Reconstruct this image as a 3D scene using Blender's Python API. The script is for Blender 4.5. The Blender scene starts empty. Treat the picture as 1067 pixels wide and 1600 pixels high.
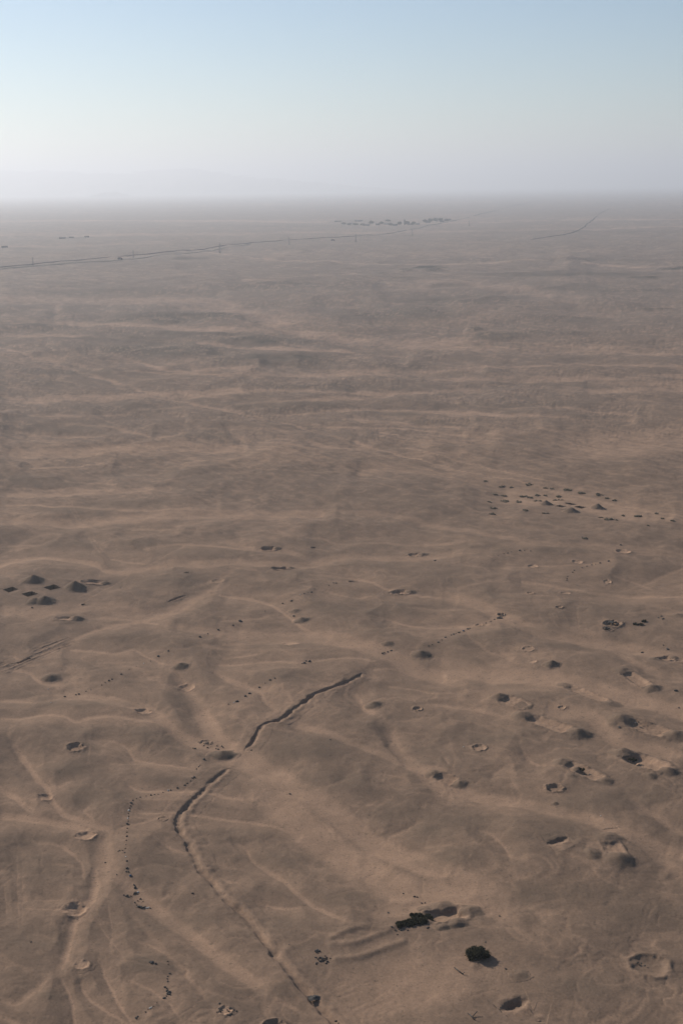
import bpy, math, random
import numpy as np
random.seed(7)
rad = math.radians
sc = bpy.context.scene

# ------------------------------------------------------------------ camera
CAM_H = 110.0
PITCH = rad(13.93)
ROLL = rad(0.72)
FPX = 2050.0                      # focal length in pixels of the 1067x1600 photograph
F0 = np.array([0.0, math.cos(PITCH), -math.sin(PITCH)])
R0 = np.array([1.0, 0.0, 0.0])
U0 = np.array([0.0, math.sin(PITCH), math.cos(PITCH)])
IX = math.cos(ROLL) * R0 - math.sin(ROLL) * U0
IY = math.sin(ROLL) * R0 + math.cos(ROLL) * U0
from mathutils import Matrix, Vector
cam_d = bpy.data.cameras.new("camera")
cam_d.sensor_fit = 'VERTICAL'
cam_d.sensor_height = 36.0
cam_d.sensor_width = 24.0
cam_d.lens = FPX / 1600.0 * 36.0
cam_d.clip_start = 1.0
cam_d.clip_end = 300000.0
cam = bpy.data.objects.new("camera", cam_d)
sc.collection.objects.link(cam)
m = Matrix.Identity(4)
for i in range(3):
    m[i][0] = IX[i]; m[i][1] = IY[i]; m[i][2] = -F0[i]
m[2][3] = CAM_H
cam.matrix_world = m
sc.camera = cam

# ------------------------------------------------------------------ light
SUN_EL = rad(27.0)
SUN_AZ_LEFT = rad(48.0)           # left of the view direction (+Y)
SUN_STRENGTH = 4.8
SKY_STRENGTH = 0.084
sc.view_settings.view_transform = 'Standard'
sc.view_settings.look = 'None'
sc.view_settings.gamma = 1.0
sc.view_settings.exposure = 0.22
w = bpy.data.worlds.new("World")
sc.world = w
w.use_nodes = True
nt = w.node_tree
nt.nodes.clear()
sky = nt.nodes.new('ShaderNodeTexSky')
sky.sky_type = 'NISHITA'
sky.sun_disc = False
sky.sun_elevation = SUN_EL
sky.sun_rotation = -SUN_AZ_LEFT
sky.altitude = 300.0
sky.air_density = 1.0
sky.dust_density = 0.3
sky.ozone_density = 3.0
bg = nt.nodes.new('ShaderNodeBackground')
bg.inputs['Strength'].default_value = SKY_STRENGTH
wo = nt.nodes.new('ShaderNodeOutputWorld')
nt.links.new(sky.outputs[0], bg.inputs[0])
nt.links.new(bg.outputs[0], wo.inputs[0])
sun_d = bpy.data.lights.new("sun", 'SUN')
sun_d.energy = SUN_STRENGTH
sun_d.angle = rad(0.6)
sun_d.color = (1.0, 0.95, 0.88)
sun = bpy.data.objects.new("sun", sun_d)
sc.collection.objects.link(sun)
sdir = Vector((-math.sin(SUN_AZ_LEFT) * math.cos(SUN_EL), math.cos(SUN_AZ_LEFT) * math.cos(SUN_EL), math.sin(SUN_EL)))
sun.rotation_euler = sdir.to_track_quat('Z', 'Y').to_euler()
sun.location = (0, 0, 300)

HAZE_SIGMA = 1.3e-4
HAZE_TOP = 560.0
HAZE_ANISO = 0.38
HAZE_COL = (0.955, 0.965, 1.0, 1)

# ------------------------------------------------------------------ helpers
def hsh(ix, iy, seed):
    h = (ix.astype(np.int64) * 374761393 + iy.astype(np.int64) * 668265263 + seed * 1442695041) & 0x7fffffff
    h = ((h ^ (h >> 13)) * 1274126177) & 0x7fffffff
    h = (h ^ (h >> 16)) & 0xffff
    return h.astype(np.float64) / 65535.0

def vnoise(x, y, seed=0):
    """gradient noise, about -1..1"""
    xi = np.floor(x); yi = np.floor(y)
    xf = x - xi; yf = y - yi
    u = xf * xf * xf * (xf * (xf * 6 - 15) + 10)
    v = yf * yf * yf * (yf * (yf * 6 - 15) + 10)
    def g(dx, dy):
        a = hsh(xi + dx, yi + dy, seed) * 2 * np.pi
        return np.cos(a) * (xf - dx) + np.sin(a) * (yf - dy)
    n0 = g(0, 0) * (1 - u) + g(1, 0) * u
    n1 = g(0, 1) * (1 - u) + g(1, 1) * u
    return (n0 * (1 - v) + n1 * v) * 1.5

def fbm(x, y, octaves=4, seed=0, gain=0.5):
    s = 0.0; a = 1.0
    for k in range(octaves):
        s = s + a * vnoise(x, y, seed + k * 17)
        x = x * 2.03 + 11.3; y = y * 2.03 - 7.1; a *= gain
    return s

def sstep(a, b, x):
    t = np.clip((x - a) / (b - a), 0, 1)
    return t * t * (3 - 2 * t)

def world_to_px(X, Y):
    """flat ground point to photograph pixel"""
    zz = -CAM_H
    df = Y * F0[1] + zz * F0[2]
    dx = X * IX[0] + Y * IX[1] + zz * IX[2]
    dy = X * IY[0] + Y * IY[1] + zz * IY[2]
    df = np.maximum(df, 1e-3)
    return 533.5 + FPX * dx / df, 800 - FPX * dy / df

def ray(px, py):
    d = F0 + (px - 533.5) / FPX * IX + (800 - py) / FPX * IY
    return d

def flat_at(px, py, z=0.0):
    d = ray(px, py)
    t = (CAM_H - z) / (-d[2])
    return d[0] * t, d[1] * t

# ------------------------------------------------------------------ traced ground marks (pixels of the photograph)
def T(x0, y0, s, pts):
    return [(x0 + s * a, y0 + s * b) for a, b in pts]
CH = []          # (width px, strength, points) pale sand channels
def ch(tile, w_, st, *pts):
    CH.append((w_, st, T(tile[0], tile[1], tile[2], pts)))
A = (0, 820, .375); B = (330, 820, .375); Cc = (667, 820, .375)
D = (0, 1080, .375); E = (330, 1080, .375); Fq = (667, 1080, .375)
G = (0, 1300, .375); Hh = (330, 1300, .375)
I = (0, 460, .375); J = (350, 460, .375); K = (667, 460, .375)
L = (0, 700, .25); Mq = (533, 600, .5)
# tile A
ch(A, 9, .8, (-60,170),(0,165),(110,135),(220,138),(330,150),(400,165),(440,185),(540,195),(620,175),(720,160))
ch(A, 16, .6, (620,175),(720,160),(850,165),(1067,150))
ch(A, 4, .5, (0,110),(60,95),(180,80)); ch(A, 4, .7, (470,142),(560,155),(640,165))
ch(A, 5, .7, (610,100),(750,88),(880,90),(1000,100),(1067,108))
ch(A, 24, .6, (-40,360),(150,370),(300,345),(420,340),(520,350),(600,370),(720,350),(830,290),(900,260))
ch(A, 6, .7, (340,385),(440,378),(560,385),(700,420)); ch(A, 16, .6, (700,420),(850,440),(1067,445))
ch(A, 5, .9, (250,505),(380,515),(480,522),(560,510),(620,540),(680,570),(720,575))
ch(A, 24, .8, (720,590),(780,680),(830,740),(860,820))
ch(A, 8, .7, (0,600),(60,590),(120,600),(150,630),(190,650),(300,650))
ch(A, 6, .8, (-40,725),(90,722),(180,700),(330,705),(480,720),(600,760),(660,800))
ch(A, 6, .6, (0,540),(60,545),(110,570),(200,575)); ch(A, 4, .5, (520,480),(600,505)); ch(A, 5, .5, (540,640),(640,630),(700,640))
ch(A, 4, .6, (870,280),(960,285),(1067,305)); ch(A, 5, .6, (930,490),(1067,485)); ch(A, 5, .6, (930,545),(1067,535))
ch(A, 5, .7, (900,600),(960,640),(1067,670)); ch(A, 5, .5, (960,180),(1067,190)); ch(A, 5, .6, (800,255),(900,230),(940,240))
ch(A, 3, .6, (330,330),(400,285),(470,245),(540,205),(640,155),(760,100),(830,62)); ch(A, 3, .5, (300,320),(380,275),(520,195))
ch(A, 3, .6, (0,430),(100,410),(250,370)); ch(A, 7, .7, (130,560),(290,485),(440,420),(620,385),(780,310),(920,240))
# tile B
ch(B, 10, .6, (0,70),(90,75),(160,100),(240,110),(320,110),(420,140)); ch(B, 14, .6, (0,150),(120,160),(250,160),(380,160),(560,125),(700,130),(860,130),(1067,110))
ch(B, 5, .6, (400,50),(470,60),(520,75),(700,72),(900,78),(1067,75)); ch(B, 6, .7, (380,215),(480,207),(600,215),(680,240),(730,265),(880,290),(1067,300))
ch(B, 4, .6, (430,265),(520,285),(600,300),(700,285)); ch(B, 7, .8, (0,280),(100,290),(200,305),(280,340),(340,390),(400,430),(520,470))
ch(B, 30, .8, (0,450),(120,450),(250,465),(380,460),(500,470),(620,500),(720,530),(860,590),(1000,620),(1067,640))
ch(B, 5, .7, (700,380),(780,395),(880,415),(1067,412),(1200,410)); ch(B, 4, .5, (780,340),(900,345),(1067,350))
ch(B, 5, .7, (0,575),(120,572),(240,570),(380,578),(500,558),(600,555),(700,575)); ch(B, 4, .5, (240,540),(300,565))
ch(B, 5, .7, (640,605),(760,590),(900,610),(1000,620)); ch(B, 9, .7, (0,590),(60,640),(130,665),(200,690),(230,740),(290,800))
ch(B, 4, .6, (330,620),(440,655),(530,665)); ch(B, 13, .8, (540,670),(600,700),(630,750),(700,790))
ch(B, 4, .6, (690,660),(830,670),(920,690),(1067,690)); ch(B, 4, .6, (860,740),(960,745),(1067,755))
ch(B, 5, .5, (0,400),(140,395),(240,370),(300,345)); ch(B, 12, .5, (0,230),(60,210),(120,160))
# tile C
ch(Cc, 4, .6, (270,185),(420,172),(640,170),(760,150)); ch(Cc, 7, .7, (350,235),(480,245),(600,265),(720,280),(900,290),(1100,300))
ch(Cc, 4, .6, (260,285),(400,290),(560,300)); ch(Cc, 5, .6, (780,215),(880,240),(960,275))
ch(Cc, 24, .65, (0,280),(120,300),(220,330),(280,370),(350,400),(450,440),(560,460),(700,490),(850,510),(1067,560),(1200,600))
ch(Cc, 5, .6, (0,415),(130,410),(200,415)); ch(Cc, 6, .6, (160,440),(200,490),(300,540),(370,560))
ch(Cc, 34, .75, (-60,580),(0,570),(100,580),(250,610),(400,630),(560,650),(700,680),(860,730),(1067,790),(1200,830))
ch(Cc, 7, .7, (0,740),(120,745),(260,760)); ch(Cc, 6, .5, (900,240),(1067,180)); ch(Cc, 3, .5, (630,340),(632,430))
ch(Cc, 14, .4, (0,110),(160,120),(400,90),(700,100),(1067,120)); ch(Cc, 16, .5, (560,420),(700,460),(900,600),(1067,640))
# tile D
ch(D, 7, .8, (-40,30),(90,35),(180,12)); ch(D, 22, .75, (180,12),(330,15),(480,45),(600,70),(660,110),(720,160),(780,190),(880,215),(960,235))
ch(D, 7, .8, (-40,110),(90,108),(160,98),(260,105),(320,130),(380,115),(460,108),(540,120),(640,130),(700,160))
ch(D, 38, .9, (770,-20),(830,60),(860,120),(900,180),(960,240),(1020,280),(1067,300))
ch(D, 7, .7, (50,150),(40,200)); ch(D, 13, .85, (40,200),(70,240),(120,290),(150,350),(190,400),(210,440),(260,500),(360,540),(440,570),(500,590))
ch(D, 5, .85, (370,195),(450,200),(520,225),(560,270),(620,290),(700,300),(820,312)); ch(D, 4, .5, (420,305),(560,298),(700,305))
ch(D, 6, .85, (520,370),(560,405),(640,415),(760,412),(900,418),(1067,440)); ch(D, 6, .8, (540,515),(640,505),(760,500),(860,510),(960,525),(1067,530))
ch(D, 7, .7, (200,415),(260,390),(310,365)); ch(D, 4, .6, (160,305),(230,290)); ch(D, 14, .8, (-40,385),(0,395),(60,430),(120,480),(190,515))
ch(D, 15, .9, (-40,505),(120,520),(240,540),(330,560),(420,590)); ch(D, 40, .95, (440,600),(435,660),(430,740),(420,800))
ch(D, 5, .7, (410,465),(350,495),(370,520),(440,560)); ch(D, 5, .7, (440,590),(520,565),(600,545),(680,500))
ch(D, 6, .6, (100,615),(200,625),(270,650),(330,700),(350,760),(360,800)); ch(D, 4, .6, (190,720),(270,718),(330,740))
ch(D, 7, .7, (650,615),(720,650),(790,670)); ch(D, 4, .6, (560,750),(650,725),(760,735),(830,735)); ch(D, 6, .6, (980,630),(1040,680),(1067,700))
# tile E
ch(E, 46, .85, (0,240),(60,250),(150,280),(220,320),(330,390),(450,450),(560,530),(650,600),(760,660),(900,720),(1067,780))
ch(E, 70, .8, (130,300),(260,430),(360,530),(480,620),(600,720),(700,820)); ch(E, 7, .8, (0,515),(110,525),(220,540),(330,570),(400,610))
ch(E, 14, .7, (300,120),(400,150),(500,185),(600,220),(700,255),(800,290),(900,310),(1000,340)); ch(E, 26, .75, (690,100),(740,150),(760,200),(800,270),(880,330),(960,400),(1067,440))
ch(E, 4, .6, (780,170),(880,170)); ch(E, 4, .6, (770,120),(900,100)); ch(E, 4, .6, (660,330),(760,345),(840,360)); ch(E, 6, .7, (470,405),(560,370))
ch(E, 4, .5, (400,340),(470,335)); ch(E, 5, .6, (590,470),(680,460)); ch(E, 4, .6, (650,520),(710,490)); ch(E, 7, .8, (700,620),(760,580),(840,550),(880,530))
ch(E, 8, .75, (100,620),(150,650),(170,690),(240,740),(320,800)); ch(E, 5, .5, (240,220),(170,280)); ch(E, 10, .8, (560,10),(640,70)); ch(E, 6, .5, (940,230),(990,300),(1020,330))
ch(E, 5, .6, (20,90),(80,70)); ch(E, 5, .5, (60,150),(150,120)); ch(E, 10, .5, (290,340),(370,290))
# tile F
ch(Fq, 26, .7, (0,330),(60,370),(160,410),(260,440),(380,460),(520,500),(640,530),(800,590),(940,640),(1100,700))
ch(Fq, 8, .7, (390,240),(430,290),(520,310)); ch(Fq, 7, .7, (260,370),(290,335),(330,310)); ch(Fq, 4, .5, (250,270),(160,250)); ch(Fq, 6, .7, (190,580),(260,600),(310,640),(340,690),(350,730))
ch(Fq, 7, .6, (0,50),(130,55),(260,80),(340,110)); ch(Fq, 5, .5, (150,160),(240,170),(330,175)); ch(Fq, 30, .6, (420,60),(560,90),(680,110),(760,190),(860,230),(1000,260),(1100,290))
ch(Fq, 12, .5, (820,430),(900,490),(1000,560),(1067,590)); ch(Fq, 30, .5, (800,540),(900,620),(1000,720),(1100,800))
# tile G
ch(G, 36, .95, (440,-10),(440,80),(470,170)); ch(G, 30, .8, (470,170),(520,210),(600,270),(680,340),(780,410),(860,480),(960,560),(1067,640),(1150,720))
ch(G, 18, .8, (400,100),(400,190),(380,280),(340,330),(300,400),(280,500),(245,600)); ch(G, 8, .7, (245,600),(290,680),(315,800),(330,860))
ch(G, 6, .7, (100,25),(200,35),(270,60),(330,110),(350,180)); ch(G, 5, .6, (190,130),(260,128),(320,150)); ch(G, 5, .7, (140,275),(220,275),(270,290)); ch(G, 5, .5, (110,310),(250,325))
ch(G, 6, .7, (110,430),(180,430),(250,455)); ch(G, 3, .5, (80,60),(75,200),(80,400)); ch(G, 3, .4, (98,60),(95,250),(100,420)); ch(G, 7, .8, (410,530),(440,600),(480,690),(540,780),(570,840))
ch(G, 8, .8, (330,600),(360,680),(440,740),(520,790),(600,850)); ch(G, 14, .6, (-30,690),(60,720),(120,690),(220,600)); ch(G, 10, .6, (-30,760),(70,800),(140,860))
ch(G, 8, .6, (550,440),(640,480),(720,530),(800,600)); ch(G, 6, .6, (500,600),(620,660),(700,720),(760,800)); ch(G, 6, .7, (580,245),(650,220)); ch(G, 8, .7, (630,310),(700,255))
ch(G, 5, .6, (560,160),(650,140)); ch(G, 5, .6, (900,185),(990,200)); ch(G, 5, .5, (960,395),(1067,405)); ch(G, 8, .6, (880,505),(980,515)); ch(G, 4, .5, (440,260),(470,400),(450,520)); ch(G, 4, .5, (420,400),(500,500))
ch(G, 4, .5, (0,170),(60,120)); ch(G, 4, .5, (20,220),(30,330)); ch(G, 12, .4, (520,300),(620,420),(740,560),(860,700))
# tile H
ch(Hh, 10, .75, (150,70),(170,100),(240,150),(300,190),(360,250),(420,300),(500,340),(570,380)); ch(Hh, 7, .7, (190,290),(300,310),(400,310)); ch(Hh, 6, .7, (0,170),(80,200),(110,205))
ch(Hh, 5, .5, (20,500),(120,520)); ch(Hh, 64, .8, (520,20),(640,120),(760,220),(900,260),(1067,230),(1250,300)); ch(Hh, 110, .75, (480,700),(700,660),(900,620),(1067,580),(1200,560))
ch(Hh, 40, .8, (700,340),(900,280),(1100,300),(1250,360)); ch(Hh, 8, .6, (200,670),(300,710),(400,760)); 
# mid distance
ch(I, 5, .8, (-60,205),(0,215),(60,235),(140,260),(200,270),(300,300),(370,325),(500,365),(620,400),(740,435),(870,465),(1067,500))
ch(I, 2.5, .7, (225,60),(245,120),(205,150),(195,200),(220,240),(270,280),(330,320),(420,345),(520,375))
ch(I, 11, .8, (230,110),(400,112),(600,120),(800,140),(1067,150)); ch(I, 7, .7, (-60,180),(200,172),(400,175),(600,185),(800,190),(950,210),(1067,220))
ch(I, 3, .9, (300,105),(420,90),(480,75)); ch(I, 3, .9, (520,110),(560,90),(580,80)); ch(I, 3, .9, (590,120),(640,95)); ch(I, 3, .9, (700,80),(780,95),(820,105),(770,130)); ch(I, 3, .9, (740,128),(660,100))
ch(I, 6, .8, (340,235),(430,245),(540,260),(620,285),(700,305),(800,310),(950,305),(1067,305)); ch(I, 4, .7, (500,245),(520,270)); ch(I, 4, .9, (570,285),(660,295),(690,280)); ch(I, 4, .9, (780,310),(800,290))
ch(I, 5, 1, (880,230),(940,232),(970,242)); ch(I, 5, .7, (470,320),(620,318),(800,325),(950,330)); ch(I, 5, .6, (0,375),(60,385),(120,395)); ch(I, 6, .5, (-40,340),(120,340),(220,350))
ch(I, 14, .8, (-60,430),(200,430),(400,425),(600,420),(850,410),(1067,395)); ch(I, 5, .7, (390,505),(520,490),(650,470),(800,465)); ch(I, 5, .6, (60,500),(220,500),(380,505))
ch(I, 6, .8, (210,535),(320,540),(440,545),(520,560),(600,580),(640,605)); ch(I, 5, .8, (30,560),(150,575),(300,580),(440,590)); ch(I, 4, .7, (110,590),(220,608)); ch(I, 4, .8, (560,550),(600,590)); ch(I, 4, .7, (650,600),(760,570))
ch(I, 4, .8, (810,590),(930,615)); ch(I, 5, .8, (890,575),(940,595),(950,615)); ch(I, 4, .7, (980,570),(1060,615)); ch(I, 18, .8, (-60,655),(250,655),(500,640),(700,625),(900,630),(1067,640)); ch(I, 4, .7, (240,345),(320,375)); ch(I, 4, .6, (590,355),(640,365))
ch(J, 24, .8, (0,60),(100,80),(230,120),(380,165),(560,190),(800,195),(1067,200)); ch(J, 6, .7, (0,150),(150,155),(400,185)); ch(J, 6, .8, (0,205),(100,215),(230,220),(400,232),(600,225))
ch(J, 4, .9, (150,270),(220,285),(310,300)); ch(J, 2.5, .9, (340,265),(440,282)); ch(J, 2.5, .9, (400,258),(500,275)); ch(J, 2.5, .9, (510,250),(610,265)); ch(J, 2.5, .9, (540,240),(730,248))
ch(J, 14, .8, (-20,335),(300,325),(600,320),(1067,310)); ch(J, 6, .7, (0,410),(200,400),(430,400),(700,400),(1067,390)); ch(J, 2.5, .9, (540,385),(660,402)); ch(J, 6, .7, (0,465),(150,445),(300,440),(450,430),(700,415))
ch(J, 3, .75, (0,460),(120,500),(260,530),(370,560),(450,585),(560,610),(700,650),(850,690)); ch(J, 5, .8, (220,495),(350,485),(520,470),(700,475),(900,485),(1067,490))
ch(J, 4, .9, (500,515),(620,518),(760,530),(900,540),(1010,550)); ch(J, 4, .8, (370,540),(560,550),(800,555),(1067,600)); ch(J, 2.5, .9, (640,570),(760,590)); ch(J, 7, .7, (320,590),(400,620),(600,630)); ch(J, 5, .7, (0,545),(70,600),(110,620))
ch(J, 3, .7, (390,115),(440,130)); ch(J, 3, .7, (520,120),(600,150)); ch(J, 3, .7, (430,40),(560,50)); ch(J, 3, .6, (600,70),(700,90)); ch(J, 3, .7, (640,110),(740,125)); ch(J, 3, .7, (770,150),(900,170)); ch(J, 3, .6, (700,40),(900,20))
ch(K, 20, .6, (0,205),(300,215),(600,225),(1150,245)); ch(K, 6, .6, (0,290),(300,300),(700,290),(1150,310)); ch(K, 9, .6, (0,345),(400,350),(1150,335))
ch(K, 4, .8, (0,475),(150,480),(350,495),(480,500)); ch(K, 3, .8, (130,450),(300,462),(480,465),(700,480),(900,500)); ch(K, 3, .6, (200,300),(340,310),(500,318)); ch(K, 3, .6, (420,495),(600,510),(700,525))
ch(K, 60, .6, (500,640),(800,620),(1150,600)); ch(K, 26, .6, (560,400),(900,380),(1150,390))
ch(L, 4, .6, (0,60),(100,40),(250,35),(370,40)); ch(L, 4, .8, (150,120),(330,115),(450,110),(560,90),(700,75)); ch(L, 5, .9, (0,215),(50,205),(60,240)); ch(L, 5, .7, (0,240),(300,240),(500,245),(750,240))
ch(L, 5, .9, (230,200),(280,212),(300,230)); ch(L, 4, .8, (340,170),(440,200),(600,200),(680,215),(740,235)); ch(L, 12, .7, (-60,270),(300,275),(600,265),(1067,255)); ch(L, 5, .8, (0,350),(150,350),(330,355),(600,365),(800,380),(1067,385),(1500,380))
ch(L, 18, .7, (-60,460),(400,460),(800,440),(1067,420),(2000,400)); ch(L, 4, .6, (0,605),(150,600),(260,600),(340,570)); ch(L, 6, .8, (0,690),(300,680),(480,690),(600,710),(650,740)); ch(L, 12, .6, (650,740),(800,755),(1067,740)); ch(L, 4, .8, (700,690),(900,720))
ch(L, 3, .7, (700,135),(900,160),(1067,150)); ch(L, 1.6, .7, (400,300),(480,435)); ch(L, 1.6, .7, (425,300),(500,435)); ch(L, 4, .6, (820,510),(1067,510)); ch(L, 4, .6, (900,640),(1067,610)); ch(L, 3, .5, (560,560),(680,720)); ch(L, 3, .5, (590,570),(700,700))
ch(Mq, 4, .7, (0,70),(120,75),(260,75),(450,90),(600,105)); ch(Mq, 3, .8, (0,110),(150,120),(350,130),(400,125)); ch(Mq, 2.5, .9, (270,105),(390,115)); ch(Mq, 2.5, .8, (100,155),(250,180))
ch(Mq, 3, .9, (0,165),(150,205),(300,245),(450,280),(600,310),(760,350),(900,380),(1067,415)); ch(Mq, 3, .7, (200,190),(400,245),(600,290),(760,330)); ch(Mq, 10, .5, (0,400),(150,410),(300,440),(450,470),(600,500))
ch(Mq, 34, .7, (440,350),(560,345),(760,370),(900,405),(1000,420)); ch(Mq, 26, .5, (0,270),(200,260),(400,300)); ch(Mq, 3, .5, (700,140),(900,150))
CH.append((30, .6, [(-200,470),(100,460),(300,470),(400,490)])); CH.append((16, .5, [(100,440),(90,480),(85,510)])); CH.append((20, .5, [(600,445),(760,445),(900,470)]))
CH.append((1.6, .8, [(0,452),(80,447),(160,455)])); CH.append((1.6, .8, [(380,436),(500,441)])); CH.append((1.8, .9, [(300,388),(420,404),(560,409),(700,410),(860,405)]))
CH.append((1.6, 1, [(910,410),(980,413),(1067,416)])); CH.append((3, .9, [(-100,346),(150,344),(400,345),(512,347)])); CH.append((3, .8, [(560,352),(700,347),(900,343),(1150,342)]))
CH.append((5, .5, [(-100,368),(300,366),(500,363),(800,360),(1100,352)])); CH.append((4, .5, [(-100,386),(100,384),(260,378)]))

DK = [(280,495,130,9,.8),(60,510,70,5,.7),(425,531,90,6,.8),(430,561,110,9,.8),(250,548,120,12,.7),(230,529,150,5,.6),(75,598,45,7,.6),(190,637,100,9,.5),(100,667,90,9,.5),  # dark gravel patches; shade of facing hill slopes is painted in too
 (330,678,50,9,.5),(500,602,110,5,.6),(460,632,110,7,.6),(600,642,80,5,.5),(800,630,120,6,.6),(930,648,50,4,.6),(700,657,60,6,.6),(720,580,70,4,.5),(780,525,45,5,.7),(720,470,90,10,.6),(620,490,120,14,.6),
 (880,500,80,5,.5),(860,520,60,4,.5),(900,428,160,4,.6),(990,455,100,5,.5),(60,750,80,9,.6),(130,795,90,7,.5),(240,740,90,8,.4),(210,785,100,6,.5),
 (672,418,26,3,1.6),(632,421,9,2.5,1.6),(596,425,14,1.2,1.6),(118,372,28,1.2,1.5),(207,397,18,1.2,1.4),(1000,434,26,1.6,1.4),(1050,417,34,1.8,1.3),(475,393,12,1.1,1.2),(940,405,150,2,.5),(300,404,30,1.2,1),(20,388,25,1.2,1),(760,405,30,1.4,1),
 (880,362,180,3,.4),(300,520,160,3,.6),(150,410,90,1.8,.6),(560,345,50,1,1.2),(450,352,120,3,.3),(740,515,18,1.5,1.3),(1020,484,25,1.3,1.2),(620,433,30,1.3,1),(700,445,40,4,.6),(900,450,60,5,.5),(150,455,160,8,.5),(450,445,120,8,.5),
 (650,570,90,4,.4),(860,600,120,4,.4),(100,580,120,5,.5),(530,680,70,6,.4),(760,700,120,6,.3),(230,850,60,7,.5),(330,865,80,8,.4),(100,850,60,5,.4),(560,850,120,7,.35),(760,860,90,8,.35),(880,862,60,6,.4),(920,925,80,5,.4),
 (250,905,80,14,.45),(200,1000,70,15,.45),(60,1085,60,8,.5),(120,1100,120,8,.5),(150,1145,60,10,.5),(220,1150,60,14,.5),(100,1200,40,14,.6),(160,1250,60,22,.55),(270,1220,50,8,.4),(60,1310,50,10,.5),(70,1350,60,20,.5),(250,1360,50,26,.5),(260,1440,70,20,.5),(60,1470,60,22,.55),
 (240,1510,44,18,.7),(80,1560,26,10,.6),(380,1300,70,12,.5),(430,1340,60,16,.55),(440,1000,70,14,.45),(570,950,90,14,.5),(600,990,40,6,.4),(450,1060,60,14,.5),(290,1090,34,16,.5),(480,1170,80,20,.5),(520,1220,60,18,.55),(600,1130,30,16,.4),(620,1270,50,18,.5),
 (700,1290,90,24,.55),(660,1180,60,14,.4),(770,1150,70,14,.5),(830,1090,50,8,.3),(760,1000,60,14,.5),(800,930,70,10,.4),(880,1010,60,8,.4),(830,985,50,9,.4),(700,1340,60,16,.55),(850,1300,80,22,.5),(900,1260,80,14,.5),(980,1250,70,16,.5),(760,1070,60,6,.3),
 (420,1450,60,24,.4),(540,1400,60,14,.4),(420,1550,44,14,.5),(880,1400,120,20,.5),(1010,1430,80,20,.45),(930,1540,90,20,.4),(700,1030,80,8,.3),(950,950,60,10,.3),(480,900,70,9,.35),(620,880,80,8,.35),(680,940,60,8,.3)]

RG = [(4.5,.62,T(*Hh,[(500,455),(560,425),(640,400),(700,412),(760,402)])),(4.5,.6,T(*Hh,[(500,482),(600,472),(690,432),(740,415)])),(4.5,.58,T(*Hh,[(520,545),(620,530),(720,490),(800,462)])),
      (3,.22,T(*Hh,[(560,440),(620,460)])),(3,.22,T(*Hh,[(620,425),(690,445)])),(4,.3,T(*Cc,[(850,450),(930,440),(985,422)])),(4,.25,T(*Cc,[(700,455),(830,468),(900,480)])),
      (4,.3,T(*Cc,[(860,545),(920,528),(980,532),(1067,560)])),(5,.4,T(*Fq,[(500,345),(540,325),(600,330),(650,365)])),(6,.45,T(*Fq,[(560,680),(610,660),(640,640)])),(5,.35,T(*Fq,[(840,700),(920,715),(1000,760)])),
      (5,.35,T(*D,[(790,275),(830,262),(860,270)])),(4,.3,[(740,1508),(745,1507)]),(3,.05,[(760,1560),(765,1559)]),(4,.25,T(*Fq,[(540,480),(620,500),(700,520)]))]

US = 2.0
U_0, V_0 = -700.0, 286.0
NU, NV = int((1067 + 1400) / US), int((1800 - 286) / US)
uu = (U_0 + US * np.arange(NU))[None, :] * np.ones((NV, 1))
vv = (V_0 + US * np.arange(NV))[:, None] * np.ones((1, NU))
rS = np.zeros((NV, NU)); rN = np.zeros((NV, NU)); rW = np.zeros((NV, NU)); rR = np.zeros((NV, NU)); rD = np.zeros((NV, NU))

def seg_dist(x, y, a, b):
    dx, dy = b[0] - a[0], b[1] - a[1]
    t = np.clip(((x - a[0]) * dx + (y - a[1]) * dy) / (dx * dx + dy * dy + 1e-9), 0, 1)
    return np.hypot(x - a[0] - t * dx, y - a[1] - t * dy)

def smooth_line(pts, n=4):
    """Catmull-Rom through the points"""
    P = [np.array(p, float) for p in pts]
    if len(P) < 3:
        return [tuple(p) for p in P]
    Q = [2 * P[0] - P[1]] + P + [2 * P[-1] - P[-2]]
    out = []
    for i in range(1, len(Q) - 2):
        for k in range(n):
            t = k / n
            out.append(tuple(0.5 * ((2 * Q[i]) + (-Q[i-1] + Q[i+1]) * t + (2*Q[i-1] - 5*Q[i] + 4*Q[i+1] - Q[i+2]) * t*t + (-Q[i-1] + 3*Q[i] - 3*Q[i+1] + Q[i+2]) * t**3)))
    out.append(tuple(P[-1]))
    return out

def window(pts, R):
    us = [p[0] for p in pts]; vs = [p[1] for p in pts]
    i0 = max(0, int((min(us) - R - U_0) / US)); i1 = min(NU, int((max(us) + R - U_0) / US) + 2)
    j0 = max(0, int((min(vs) - R - V_0) / US)); j1 = min(NV, int((max(vs) + R - V_0) / US) + 2)
    return slice(j0, j1), slice(i0, i1)

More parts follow.
